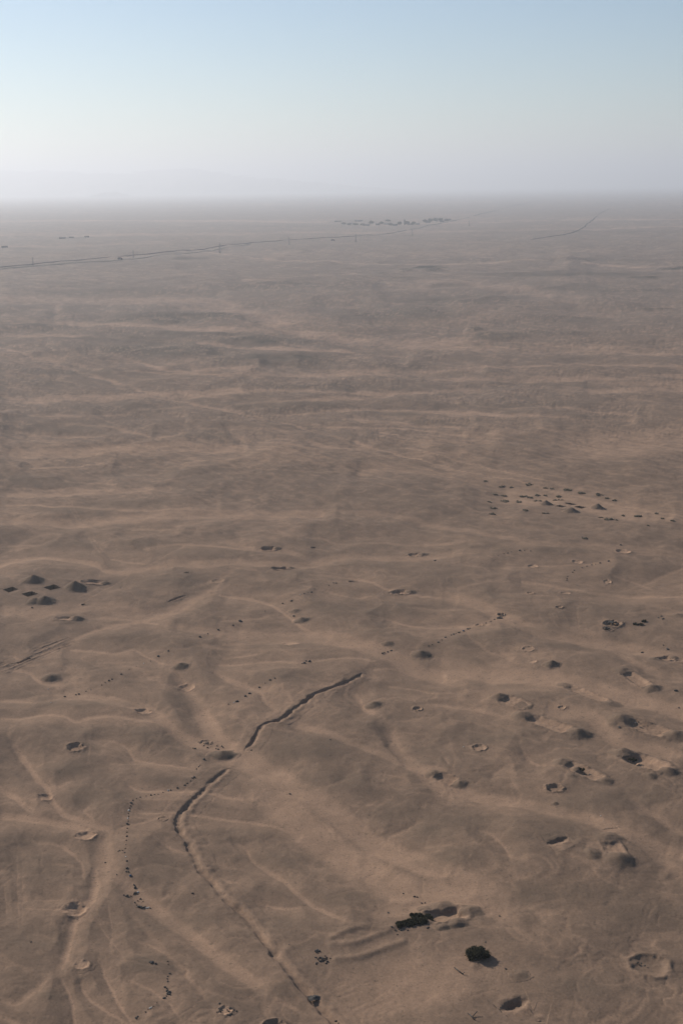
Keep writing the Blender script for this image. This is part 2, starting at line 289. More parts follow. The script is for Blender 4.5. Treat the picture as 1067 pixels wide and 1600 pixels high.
for (wd, st, pts) in CH:
    P = smooth_line(pts, 3)
    wide = max(26.0, 1.2 * wd)
    cum = np.concatenate([[0], np.cumsum([math.hypot(q[0] - p[0], q[1] - p[1]) for p, q in zip(P[:-1], P[1:])])])
    st0 = st * (1.0 if wd < 10 else .88)
    for a, b, s_here in zip(P[:-1], P[1:], .5 * (cum[:-1] + cum[1:])):
        st = st0 * (0.25 + 0.75 * float(np.clip(min(s_here, cum[-1] - s_here) / (18 + wd), 0, 1)))
        R = wide * 2.2
        sl = window([a, b], R)
        if sl[0].start >= sl[0].stop or sl[1].start >= sl[1].stop:
            continue
        d = seg_dist(uu[sl], vv[sl], a, b)
        h = wd * 0.5
        rS[sl] = np.maximum(rS[sl], st * (1 - sstep(0.45, 1.15, d / max(h, 1.2))))
        rN[sl] = np.maximum(rN[sl], min(wd, 22) * st * np.exp(-(d / (.9 * h + 1.8)) ** 2))
        rW[sl] = np.maximum(rW[sl], st * np.exp(-(d / wide) ** 2))
for (wd, ht, pts) in RG:
    P = smooth_line(pts, 4)
    for a, b in zip(P[:-1], P[1:]):
        sl = window([a, b], wd * 4)
        d = seg_dist(uu[sl], vv[sl], a, b)
        rR[sl] = np.maximum(rR[sl], .42 * ht * np.exp(-(d / (1.15 * wd)) ** 2))
for (cx, cy, rx, ry, st) in DK:
    sl = window([(cx - rx * 1.6, cy - ry * 1.6), (cx + rx * 1.6, cy + ry * 1.6)], 2)
    d = np.hypot((uu[sl] - cx) / rx, (vv[sl] - cy) / ry)
    rD[sl] = np.maximum(rD[sl], st * (1 - sstep(0.45, 1.35, d)))

def samp(Rr, u, v):
    fu = np.clip((u - U_0) / US, 0, NU - 1.001); fv = np.clip((v - V_0) / US, 0, NV - 1.001)
    i = fu.astype(int); j = fv.astype(int); a = fu - i; b = fv - j
    return (Rr[j, i] * (1 - a) + Rr[j, i + 1] * a) * (1 - b) + (Rr[j + 1, i] * (1 - a) + Rr[j + 1, i + 1] * a) * b

def fields(X, Y):
    """base height, sand share, dark tone (gravel and painted slope shade) at ground points"""
    Yc = np.maximum(Y, 20.0)
    r = np.hypot(X, Yc)
    u, v = world_to_px(X, Yc)
    mpp = np.sqrt(r * r + CAM_H ** 2) / FPX
    # edges of the traced marks wander with the ground
    wl = np.clip(r * 0.035, 5, 400)
    L1 = np.log2(np.clip(r, 60, 60000) / 60.0)
    lo = np.floor(L1); fr = L1 - lo
    def ms(fn, k, seed, octs):
        """noise whose grain grows with distance (a mountain-side of scales)"""
        a = fn(X / (k * 2 ** lo), Y / (k * 2 ** lo), octs, seed)
        b = fn(X / (k * 2 ** (lo + 1)), Y / (k * 2 ** (lo + 1)), octs, seed)
        return a * (1 - fr) + b * fr
    wu = ms(fbm, 1.5, 3, 4); wv = ms(fbm, 1.5, 9, 4)
    nr_ = 1 - sstep(350, 800, r)
    u2 = u + (7.0 - 3.5 * nr_) * wu; v2 = v + (1 - .55 * nr_) * 4.2 * wv * np.clip((v - 290) / 350, .15, 1)
    S = samp(rS, u2, v2); N = samp(rN, u2, v2); W = samp(rW, u2, v2); Rr = samp(rR, u, v); Dk = samp(rD, u2, v2)
    near = 1 - sstep(500, 1400, r)
    # relief
    n12 = fbm(X / 11, Y / 14, 3, 31)
    n40 = fbm(X / 38, Y / 46, 3, 41)
    n160 = fbm(X / 150, Y / 190, 3, 51)
    rg = 1 - np.abs(fbm(X / 24 + 0.5 * wu, Y / 30, 3, 61))           # sharp crests
    free = 1 - np.clip(W, 0, 1)
    H = 0.16 * n12 * (0.3 + 0.7 * free) * near + 0.9 * n40 + 0.12 * (rg - 0.7) * free * near
    H = H + 2.2 * n160 * sstep(350, 1300, r)
    H = H - np.minimum(0.21 * N * mpp, 1.1) - np.minimum(8.0 * mpp, 3.4) * (W - 0.5)
    H = H + Rr + np.minimum(mpp, .6) * 1.6 * np.clip(Dk, 0, 1) 
    flat = sstep(3000, 12000, r)
    H = H * (1 - flat)
    # small gullies running between the traced ones
    g = ms(fbm, 5.5, 71, 4)
    gl = 1 - sstep(0.0, 0.13, np.abs(g))
    g2 = ms(fbm, 13.0, 83, 4)
    gs = sstep(0.05, 0.55, g2)
    # drainage threads of the far plain: long thin rills running down to the right
    def rill(x, y, octs, seed):
        e = x * .61 - y * .79; f = x * .79 + y * .61
        return fbm(e / 4.2 + .8 * vnoise(x / 1.7, y / 1.7, seed + 3), f + .5 * vnoise(x / 2.2, y / 2.2, seed + 5), octs, seed)
    g3 = ms(rill, .62, 121, 3)
    m3 = sstep(-.6, .25, ms(fbm, 5.0, 151, 3))
    gl3 = (1 - sstep(0.0, 0.20, np.abs(g3))) * sstep(380, 700, r) * (1 - sstep(2800, 7000, r)) * m3
    # branching rills of the near slopes
    q1 = fbm(X / 6.5 + .9 * vnoise(X / 9, Y / 9, 171), Y / 8.5 + .9 * vnoise(X / 9, Y / 9, 173), 3, 175)
    q2 = fbm(X / 17 + .8 * wu, Y / 21, 2, 181)
    rl = (1 - sstep(0, .30, np.abs(q1))) * (1 - sstep(450, 800, r)) * (.35 + .65 * sstep(-.2, .5, q2))
    st = fbm(X / (0.055 * r + 8), Y / (0.30 * r + 10) * 1.0, 3, 91)
    Sg = np.clip(0.24 * gl * near + 0.20 * gs + 0.12 * (st + .2) , 0, 1)
    S = np.clip(np.maximum(S, Sg * (1 - 0.75 * np.clip(Dk, 0, 1))) + 0.06 * g2, 0, 1)
    S = np.maximum(S, .50 * np.clip(W, 0, 1) ** 1.5 * nr_) * (1 - .45 * sstep(500, 900, r) * np.clip(Dk, 0, 1))
    S = S * (1 - .10 * sstep(380, 700, r))
    S = S * (1 - sstep(450, 800, r) * .55 * sstep(-.1, .5, ms(fbm, 3.2, 191, 4)))
    S = np.maximum(S, .85 * gl3 * (.35 + .65 * np.clip(Dk, 0, 1)))
    S = np.clip(S + .26 * rl * (1 - S) , 0, 1)
    # fine grain: stony and sandy streaks a few metres long
    f1 = ms(rill, .40, 201, 3); f2 = ms(rill, .20, 211, 2); f3 = ms(fbm, .45, 221, 3)
    far_ = sstep(300, 650, r)
    S = S + far_ * (.38 * f1 + .22 * f2) + (1 - .6 * far_) * .12 * f3
    Dk = Dk * (1 + .5 * f1 * far_)
    H = H - 0.05 * gl * near * free - .25 * gl3 - .055 * rl * (.4 + .6 * free)
    S = S * (1 - 0.35 * np.clip(Dk, 0, 1)) 
    Dk = np.clip(Dk * (0.75 + 0.6 * wu) * (1 + 1.0 * sstep(500, 1000, r)) * (1 - .55 * gl3), 0, 2.2)
    return H, np.clip(S, 0, 1), Dk

def hbase(x, y):
    return float(fields(np.array([float(x)]), np.array([float(y)]))[0][0])

def at(px, py):
    z = 0.0
    for _ in range(6):
        x, y = flat_at(px, py, z)
        z = hbase(x, y)
    x, y = flat_at(px, py, z)
    return x, y, z

def mpp_at(px, py):
    x, y = flat_at(px, py)
    return math.sqrt(x * x + y * y + CAM_H ** 2) / FPX

# ------------------------------------------------------------------ materials
def new_mat(name):
    mt = bpy.data.materials.new(name); mt.use_nodes = True
    n = mt.node_tree; n.nodes.clear()
    out = n.nodes.new('ShaderNodeOutputMaterial'); bs = n.nodes.new('ShaderNodeBsdfPrincipled')
    bs.inputs['Roughness'].default_value = 1.0
    bs.inputs['Specular IOR Level'].default_value = 0.05
    n.links.new(bs.outputs[0], out.inputs[0])
    return mt, n, bs

def math_node(n, op, a, b=None, clamp=False):
    q = n.nodes.new('ShaderNodeMath'); q.operation = op; q.use_clamp = clamp
    for i, s in enumerate((a, b)):
        if s is None: continue
        if isinstance(s, (int, float)): q.inputs[i].default_value = s
        else: n.links.new(s, q.inputs[i])
    return q.outputs[0]

def noise_node(n, vec, scale, detail=3, rough=0.55):
    q = n.nodes.new('ShaderNodeTexNoise'); q.inputs['Scale'].default_value = scale
    q.inputs['Detail'].default_value = detail; q.inputs['Roughness'].default_value = rough
    n.links.new(vec, q.inputs['Vector'])
    return q.outputs['Fac']

def desert_mat():
    mt, n, bs = new_mat("desert_ground")
    geo = n.nodes.new('ShaderNodeNewGeometry'); pos = geo.outputs['Position']
    def attr(nm):
        a = n.nodes.new('ShaderNodeAttribute'); a.attribute_name = nm; return a.outputs['Fac']
    s = attr('sand'); dk = attr('dark')
    big = noise_node(n, pos, 0.02, 4); mid = noise_node(n, pos, 0.22, 5, .6); fine = noise_node(n, pos, 2.6, 4, .65)
    s1 = math_node(n, 'ADD', math_node(n, 'ADD', math_node(n, 'MULTIPLY', s, 1.0), -.02), math_node(n, 'MULTIPLY', math_node(n, 'SUBTRACT', mid, .5), .40), True)
    def mix(a, b, f):
        q = n.nodes.new('ShaderNodeMix'); q.data_type = 'RGBA'; q.clamp_factor = True
        for k, v in ((6, a), (7, b)):
            if isinstance(v, tuple): q.inputs[k].default_value = v
            else: n.links.new(v, q.inputs[k])
        n.links.new(f, q.inputs[0]); return q.outputs[2]
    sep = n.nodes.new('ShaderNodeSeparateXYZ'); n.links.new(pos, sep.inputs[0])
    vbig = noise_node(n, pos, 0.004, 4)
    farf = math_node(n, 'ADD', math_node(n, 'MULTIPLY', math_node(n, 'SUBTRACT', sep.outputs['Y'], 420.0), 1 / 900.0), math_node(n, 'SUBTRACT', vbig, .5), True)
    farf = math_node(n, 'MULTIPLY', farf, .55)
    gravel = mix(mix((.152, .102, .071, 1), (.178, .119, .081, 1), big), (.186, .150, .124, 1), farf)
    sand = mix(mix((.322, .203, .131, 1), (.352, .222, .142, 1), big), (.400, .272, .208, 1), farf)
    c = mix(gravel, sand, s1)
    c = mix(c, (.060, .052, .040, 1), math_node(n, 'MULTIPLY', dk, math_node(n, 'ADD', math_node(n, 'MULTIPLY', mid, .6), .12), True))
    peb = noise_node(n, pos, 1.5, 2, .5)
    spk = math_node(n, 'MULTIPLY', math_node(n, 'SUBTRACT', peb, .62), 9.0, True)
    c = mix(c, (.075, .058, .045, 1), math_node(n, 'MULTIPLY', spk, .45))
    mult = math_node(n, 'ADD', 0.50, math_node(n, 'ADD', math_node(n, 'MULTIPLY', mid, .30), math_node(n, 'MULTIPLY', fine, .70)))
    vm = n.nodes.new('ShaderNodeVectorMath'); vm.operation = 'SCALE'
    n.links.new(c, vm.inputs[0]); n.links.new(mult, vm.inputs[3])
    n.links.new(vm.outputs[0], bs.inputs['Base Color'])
    bp = n.nodes.new('ShaderNodeBump'); bp.inputs['Strength'].default_value = .55; bp.inputs['Distance'].default_value = .25
    hsum = math_node(n, 'ADD', math_node(n, 'MULTIPLY', fine, .35), math_node(n, 'MULTIPLY', mid, .9))
    n.links.new(hsum, bp.inputs['Height']); n.links.new(bp.outputs[0], bs.inputs['Normal'])
    return mt
MAT_GROUND = desert_mat()

def plain_mat(name, col, var=.3, scale=2.0, bump=.3, rough=1.0):
    mt, n, bs = new_mat(name)
    geo = n.nodes.new('ShaderNodeNewGeometry')
    f = noise_node(n, geo.outputs['Position'], scale, 4)
    vm = n.nodes.new('ShaderNodeVectorMath'); vm.operation = 'SCALE'; vm.inputs[0].default_value = col[:3]
    n.links.new(math_node(n, 'ADD', 1 - var / 2 * 1.0, math_node(n, 'MULTIPLY', math_node(n, 'SUBTRACT', f, .5), var * 2)), vm.inputs[3])
    n.links.new(vm.outputs[0], bs.inputs['Base Color'])
    bs.inputs['Roughness'].default_value = rough
    bp = n.nodes.new('ShaderNodeBump'); bp.inputs['Strength'].default_value = bump; bp.inputs['Distance'].default_value = .1
    n.links.new(f, bp.inputs['Height']); n.links.new(bp.outputs[0], bs.inputs['Normal'])
    return mt
def leafy(mt):
    n = mt.node_tree; bs = [q for q in n.nodes if q.type == 'BSDF_PRINCIPLED'][0]; out = [q for q in n.nodes if q.type == 'OUTPUT_MATERIAL'][0]
    tr_ = n.nodes.new('ShaderNodeBsdfTranslucent'); mx = n.nodes.new('ShaderNodeMixShader'); mx.inputs[0].default_value = .42
    n.links.new(bs.inputs['Base Color'].links[0].from_socket, tr_.inputs['Color'])
    n.links.new(bs.outputs[0], mx.inputs[1]); n.links.new(tr_.outputs[0], mx.inputs[2]); n.links.new(mx.outputs[0], out.inputs[0])
MAT_STONE = plain_mat("dark_stone", (.105, .093, .084), .6, 3)
MAT_BROWN = plain_mat("brown_stone", (.12, .085, .065), .6, 3)
MAT_PALE = plain_mat("pale_stone", (.50, .48, .44), .4, 3)
MAT_BLUE = plain_mat("blue_plastic", (.05, .10, .16), .3, 3)
MAT_LEAF = plain_mat("shrub_leaf", (.070, .066, .040), .8, 1.5)
MAT_SCRUB = plain_mat("dry_scrub", (.30, .25, .18), .8, 1.0)
leafy(MAT_LEAF); leafy(MAT_SCRUB)
MAT_TWIG = plain_mat("shrub_twig", (.13, .11, .075), .5, 3)
MAT_PLASTER = plain_mat("plaster_wall", (.30, .27, .24), .3, .5)
MAT_ROOF = plain_mat("dark_roof", (.10, .09, .09), .3, .5)
MAT_METAL = plain_mat("galvanised_steel", (.16, .16, .17), .2, .5, .1, .6)
MAT_ASPH = plain_mat("asphalt", (.10, .08, .068), .3, .05)
MAT_TRACK = plain_mat("graded_sand", (.36, .28, .22), .3, .05)
MAT_PAINT = plain_mat("truck_paint", (.06, .06, .07), .2, 1, .05, .5)
MAT_GLASS = plain_mat("dark_glass", (.02, .025, .03), .1, 1, .0, .2)
MAT_RUBBER = plain_mat("tyre_rubber", (.02, .02, .02), .2, 3)
MAT_HILL = plain_mat("mountain_rock", (.20, .165, .14), .6, .002, 0)

# ------------------------------------------------------------------ mesh utilities
COL = sc.collection
def mesh_obj(name, V, Fc, mat, parent=None, attrs=None, smooth=True):
    me = bpy.data.meshes.new(name)
    V = np.asarray(V, dtype=np.float32)
    me.vertices.add(len(V)); me.vertices.foreach_set('co', V.ravel())
    if isinstance(Fc, np.ndarray):
        k = Fc.shape[1]
        me.loops.add(Fc.size); me.loops.foreach_set('vertex_index', Fc.astype(np.int32).ravel())
        me.polygons.add(len(Fc))
        me.polygons.foreach_set('loop_start', np.arange(0, Fc.size, k, dtype=np.int32))
        me.polygons.foreach_set('loop_total', np.full(len(Fc), k, dtype=np.int32))
    else:
        flat = [i for f in Fc for i in f]; tot = [len(f) for f in Fc]
        me.loops.add(len(flat)); me.loops.foreach_set('vertex_index', flat)
        me.polygons.add(len(Fc))
        me.polygons.foreach_set('loop_start', np.concatenate([[0], np.cumsum(tot)[:-1]]).astype(np.int32))
        me.polygons.foreach_set('loop_total', np.array(tot, dtype=np.int32))
    me.update(calc_edges=True)
    if smooth:
        me.polygons.foreach_set('use_smooth', np.ones(len(me.polygons), dtype=bool))
    if attrs:
        for k, a in attrs.items():
            at_ = me.attributes.new(k, 'FLOAT', 'POINT'); at_.data.foreach_set('value', np.asarray(a, dtype=np.float32).ravel())
    me.materials.append(mat)
    me.validate()
    o = bpy.data.objects.new(name, me); COL.objects.link(o)
    if parent is not None: o.parent = parent
    return o

def tag(o, label, cat, group=None, kind='thing'):
    o['label'] = label; o['category'] = cat; o['kind'] = kind
    if group: o['group'] = group
    return o

def empty(name, loc, label, cat, group=None):
    o = bpy.data.objects.new(name, None); o.location = loc; o.empty_display_size = .5
    COL.objects.link(o)
    return tag(o, label, cat, group)

def grid_faces(nr, nc):
    i = np.arange(nr - 1)[:, None] * nc + np.arange(nc - 1)[None, :]
    return np.stack([i, i + 1, i + nc + 1, i + nc], axis=-1).reshape(-1, 4)

def part_meshes(owner, X, Y, Z, attrs, part_of_face, names, origin):
    """split one relief patch between the parts of a thing"""
    nr, nc = X.shape
    Fc = grid_faces(nr, nc)
    V = np.stack([X - origin[0], Y - origin[1], Z - origin[2]], axis=-1).reshape(-1, 3)
    for k, nm in names:
        sel = Fc[part_of_face == k]
        if len(sel) == 0: continue
        used, inv = np.unique(sel.ravel(), return_inverse=True)
        o = mesh_obj(nm, V[used], inv.reshape(-1, 4), MAT_GROUND, owner, {q: a.ravel()[used] for q, a in attrs.items()})

# carvings: functions the ground sheet calls to sink under the dug features
CARVE = []   # (xmin,xmax,ymin,ymax, fn(X,Y,cell)->dz)

def rot(X, Y, cx, cy, a):
    dx, dy = X - cx, Y - cy
    return dx * math.cos(a) + dy * math.sin(a), -dx * math.sin(a) + dy * math.cos(a)

def mound_z(X, Y, cx, cy, rx, ry, h, a, seed, peak=1.0):
    p, q = rot(X, Y, cx, cy, a)
    nz = fbm((X + seed * 7.7) / (rx * .9), (Y - seed * 3.1) / (rx * .9), 3, seed)
    d = np.hypot(p / rx, q / ry) * (1 + .16 * nz)
    body = np.clip(1 - d, 0, None)
    z = h * (1 - np.sqrt(d * d + .03 * peak) + math.sqrt(.03 * peak) * 0.6)
    z = np.where(d < 1.25, z, -.3)
    # soft foot
    z = np.where(z > .12 * h, z, .12 * h * np.exp(np.clip((z - .12 * h) / (.12 * h), -30, 0)) )
    z = z * (1 - sstep(1.15, 1.5, d))
    return z * (1 + .10 * nz), d

def make_mound(px, py, rpx, label, hr=.52, el=1.0, ang=0.0, seed=1, peak=1.0, sand=.08, dark=.55, name='earth_mound', group=None, twin=None):
    x, y, z0 = at(px, py); mp = mpp_at(px, py); r = rpx * mp
    n = 44
    R = r * 1.55 * max(1, el)
    g = np.linspace(-1, 1, n)
    X, Y = np.meshgrid(x + R * g, y + R * g)
    H, S, Dk = fields(X, Y)
    dz, d = mound_z(X, Y, x, y, r * el, r, r * hr, ang, seed, peak)
    if twin:
        t2, d2 = mound_z(X, Y, x + twin[0] * r, y + twin[1] * r, r * twin[2], r * twin[2], r * hr * twin[3], 0, seed + 5, peak)
        dz = np.maximum(dz, t2); d = np.minimum(d, d2 )
    k = sstep(1.25, .9, d) if False else 1 - sstep(.85, 1.25, d)
    Z = H + dz + .04 - .22 * sstep(1.25, 1.5, d)
    Sx = S * (1 - k) + k * sand; Dx = Dk * (1 - k) + k * dark
    ff = (d[:-1, :-1] < 1.48) | (d[1:, 1:] < 1.48)
    Fc = grid_faces(n, n)[ff.ravel()]
    V = np.stack([X - x, Y - y, Z - z0], -1).reshape(-1, 3)
    used, inv = np.unique(Fc.ravel(), return_inverse=True)
    o = mesh_obj(name, V[used], inv.reshape(-1, 4), MAT_GROUND, None, {'sand': Sx.ravel()[used], 'dark': Dx.ravel()[used]})
    o.location = (x, y, z0)
    return tag(o, label, 'mound', group)

def make_crater(px, py, rpx, label, depth=.30, rim=.08, sand=1.0, el=1.0, ang=0.0, seed=1, name='round_pit', group=None, dark=0.0, cat='pit'):
    x, y, z0 = at(px, py); mp = mpp_at(px, py); r = rpx * mp
    def prof(X, Y):
        p, q = rot(X, Y, x, y, ang)
        nz = fbm((X + seed * 5.3) / (r * .8), (Y + seed) / (r * .8), 4, seed + 3)
        d = np.hypot(p / (r * el), q / r) * (1 + .17 * nz)
        bowl = -.50 * depth * r * (1 - sstep(.45, 1.0, d))
        lip = rim * r * np.exp(-((d - 1.08) / .20) ** 2) * (1 + .6 * nz)
        return (bowl + lip) * (1 - sstep(1.5, 1.8, d)), d
    R = r * 1.9 * max(1, el); n = 56
    g = np.linspace(-1, 1, n)
    X, Y = np.meshgrid(x + R * g, y + R * g)
    H, S, Dk = fields(X, Y)
    dz, d = prof(X, Y)
    k = 1 - sstep(.85, 1.1, d)
    Z = H + dz + .035 - .05 * sstep(1.55, 1.83, d)
    Sx = S * (1 - k) + sand * k; Dx = Dk * (1 - k) + dark * k
    dm = .25 * (d[:-1, :-1] + d[1:, 1:] + d[1:, :-1] + d[:-1, 1:])
    pf = np.where(dm < .98, 0, np.where(dm < 1.83, 1, 2)).ravel()
    own = empty(name, (x, y, z0), label, cat, group)
    part_meshes(own, X, Y, Z, {'sand': Sx, 'dark': Dx}, pf, [(0, 'bowl'), (1, 'rim')], (x, y, z0))
    def carve(Xg, Yg, cell):
        dzg, dg = prof(Xg, Yg)
        inside = (1.65 - dg) * r > cell
        return np.where(inside, dzg - .18, dzg * (dg < 1.8)), dg < 1.9
    CARVE.append((x - R, x + R, y - R, y + R, carve))
    return own

def make_square_pit(px, py, hw, label, group, dz_off, depth=3.6):
    x, y, z0 = at(px, py); hd = hw * mpp_at(px, py)           # half diagonal
    s = hd / math.sqrt(2); ca = s + .95
    a = rad(45)
    own = empty('square_pit', (x, y, z0), label, 'pit', group)
    n = 14
    g = np.linspace(-1, 1, n)
    inner = []; outer = []
    for side in range(4):
        for k in range(10):
            t = -1 + 2 * k / 10
            P = {0: (t, -1), 1: (1, t), 2: (-t, 1), 3: (-1, -t)}[side]
            inner.append((P[0] * s, P[1] * s)); outer.append((P[0] * ca, P[1] * ca))
    def w(p): return x + p[0] * math.cos(a) - p[1] * math.sin(a), y + p[0] * math.sin(a) + p[1] * math.cos(a)
    wi = np.array([w(p) for p in inner]); wo_ = np.array([w(p) for p in outer])
    wi = wi + np.array([[.06 * math.sin(k * 2.3 + px), .06 * math.cos(k * 1.7 + py)] for k in range(40)])
    Hi, Si, Di = fields(wi[:, 0], wi[:, 1]); Ho, So, Do = fields(wo_[:, 0], wo_[:, 1])
    off = .03 + dz_off
    N = 40
    V = [(p[0] - x, p[1] - y, Ho[k] + off - .05 - z0) for k, p in enumerate(wo_)] + [(p[0] - x, p[1] - y, Hi[k] + off + .03 - z0) for k, p in enumerate(wi)]
    Fc = np.array([(k, (k + 1) % N, N + (k + 1) % N, N + k) for k in range(N)])
    mesh_obj('collar', V, Fc, MAT_GROUND, own, {'sand': np.concatenate([So, Si]), 'dark': np.concatenate([Do, Di])})
    V = [(p[0] - x, p[1] - y, Hi[k] + off + .03 - z0) for k, p in enumerate(wi)] + [((p[0] - x) * .93, (p[1] - y) * .93, -depth) for p in wi]
    mesh_obj('pit_wall', V, Fc, MAT_GROUND, own, {'sand': np.full(2 * N, .1), 'dark': np.full(2 * N, .7)}, smooth=False)  # darkness of the deep interior painted into the wall colour
    V = [((p[0] - x) * .93, (p[1] - y) * .93, -depth + .1 * math.sin(k)) for k, p in enumerate(wi)] + [(0, 0, -depth - .2)]
    mesh_obj('pit_floor', V, [(k, (k + 1) % N, N) for k in range(N)], MAT_GROUND, own, {'sand': np.full(N + 1, .1), 'dark': np.full(N + 1, .8)})  # floor colour darkened too, standing in for shade at depth
    def carve(Xg, Yg, cell):
        p, q = rot(Xg, Yg, x, y, a)
        d = np.maximum(np.abs(p), np.abs(q))
        return np.where(d < s + .42, -depth - 1.2, 0.0), d < s + .42
    R = ca * 1.5
    CARVE.append((x - R, x + R, y - R, y + R, carve))
    return own

def make_ditch(pts, label, half=.95, depth=.95, berm=.38, name='trench', cat='trench', sand_b=.75, step=.45, seed=5, taper=3.0, both=.35, floor_dark=.10, wob=1.0):
    P = [at(*p)[:2] for p in smooth_line(pts, 4)]
    P = np.array(P)
    # resample
    sl = np.concatenate([[0], np.cumsum(np.hypot(*np.diff(P, axis=0).T))])
    n = max(8, int(sl[-1] / step)); s = np.linspace(0, sl[-1], n)
    cx = np.interp(s, sl, P[:, 0]); cy = np.interp(s, sl, P[:, 1])
    for _ in range(3):
        cx[1:-1] = (cx[:-2] + 2 * cx[1:-1] + cx[2:]) / 4; cy[1:-1] = (cy[:-2] + 2 * cy[1:-1] + cy[2:]) / 4
    tx = np.gradient(cx); ty = np.gradient(cy); L_ = np.hypot(tx, ty) + 1e-9
    nx, ny = ty / L_, -tx / L_
    if nx.mean() < 0: nx, ny = -nx, -ny                    # right-hand side carries the bank
    fade = sstep(0, taper, s) * sstep(0, taper, sl[-1] - s)
    fade = np.where(fade < .02, .02, fade)
    wn = fbm(s / 1.7, s * 0 + seed, 3, seed); wn2 = fbm(s / 6.0, s * 0 + seed + 4, 2, seed + 9)
    hw = half * (1 + .42 * wn * wob + .2 * wn2) * (.35 + .65 * fade)
    dp = depth * np.clip(1 + .45 * wn * wob + .9 * wn2, .12, 2) * fade
    dp = np.maximum(dp, .06)
    wig = .25 * half * fbm(s / 2.4, s * 0 + 2.0, 2, seed + 2)
    Wt = half * 4.4 + .5
    q = np.concatenate([np.linspace(-1, -.42, 6), np.linspace(-.36, .36, 17), np.linspace(.42, 1, 9)])
    SS, QQ = np.meshgrid(s, q, indexing='ij')
    T_ = QQ * Wt + wig[:, None] * (1 - np.abs(QQ))
    X = cx[:, None] + nx[:, None] * T_; Y = cy[:, None] + ny[:, None] * T_
    H, S, Dk = fields(X, Y)
    def prof(t, hw_, dp_, fd):
        a = np.abs(t) / hw_
        z = -dp_ * (1 - sstep(.30, 1.05, a))
        z = z + berm * fd * np.exp(-((t - 1.75 * hw_) / (.62 * hw_)) ** 2) + berm * both * fd * np.exp(-((t + 1.6 * hw_) / (.55 * hw_)) ** 2)
        return z, a
    tt = QQ * Wt
    rough = .20 * fbm(X / 1.0, Y / 1.0, 3, seed + 20) * depth
    z, a = prof(tt, hw[:, None], dp[:, None], (fade * np.clip(1 + 1.0 * wn, .1, 2.2))[:, None])
    edge = sstep(.86, 1.0, np.abs(QQ))
    Z = H + z * (1 - edge) + rough * (1 - edge) * fade[:, None] + .035 - .10 * edge * np.minimum(1, sstep(0, 1.5, s) * sstep(0, 1.5, sl[-1] - s) + .5)[:, None] - .05 * (1 - edge) * (1 - sstep(0, 1.4, s) * sstep(0, 1.4, sl[-1] - s))[:, None]
    kk = 1 - sstep(.8, 1.3, a)
    kb = np.exp(-((tt - 1.75 * hw[:, None]) / (.8 * hw[:, None])) ** 2) * fade[:, None]
    Sx = np.clip(S * (1 - kk) * (1 - kb) + kb * sand_b + kk * .35, 0, 1)
    Dx = np.clip(Dk * (1 - kk) + kk * floor_dark * fade[:, None], 0, 1)  # ditch shade put into the floor colour
    x0, y0 = cx[0], cy[0]; z0 = hbase(x0, y0)
    own = empty(name, (x0, y0, z0), label, cat)
    qm = .5 * (tt[:-1, :-1] + tt[1:, 1:]); hm = .5 * (hw[:-1] + hw[1:])[:, None]
    pf = np.where(qm < -1.0 * hm, 2, np.where(qm > 1.0 * hm, 1, 0)).ravel()
    part_meshes(own, X, Y, Z, {'sand': Sx, 'dark': Dx}, pf, [(0, 'ditch'), (1, 'spoil_bank'), (2, 'outer_edge')], (x0, y0, z0))
    def carve(Xg, Yg, cell):
        d = np.full(Xg.shape, 1e9)
        e0 = int(.8 / step) + 1
        for k in range(e0, n - 1 - e0, 2):
            k2 = min(k + 2, n - 1)
            d = np.minimum(d, seg_dist(Xg, Yg, (cx[k], cy[k]), (cx[k2], cy[k2])))
        e1 = (Xg - cx[0]) * tx[0] / L_[0] + (Yg - cy[0]) * ty[0] / L_[0] > cell + .1
        e2 = (cx[-1] - Xg) * tx[-1] / L_[-1] + (cy[-1] - Yg) * ty[-1] / L_[-1] > cell + .1
        near0 = (Xg - cx[0]) ** 2 + (Yg - cy[0]) ** 2 < (Wt * 1.5) ** 2
        near1 = (Xg - cx[-1]) ** 2 + (Yg - cy[-1]) ** 2 < (Wt * 1.5) ** 2
        inside = ((Wt * .93 - d) > cell) & (e1 | ~near0) & (e2 | ~near1)
        deep = (1 - sstep(1.0 * half + .2, 2.2 * half + .5, d))
        return np.where(inside, -.10 - (depth * 1.4 + .05) * deep, 0.0), inside
    CARVE.append((cx.min() - Wt, cx.max() + Wt, cy.min() - Wt, cy.max() + Wt, carve))
    return own

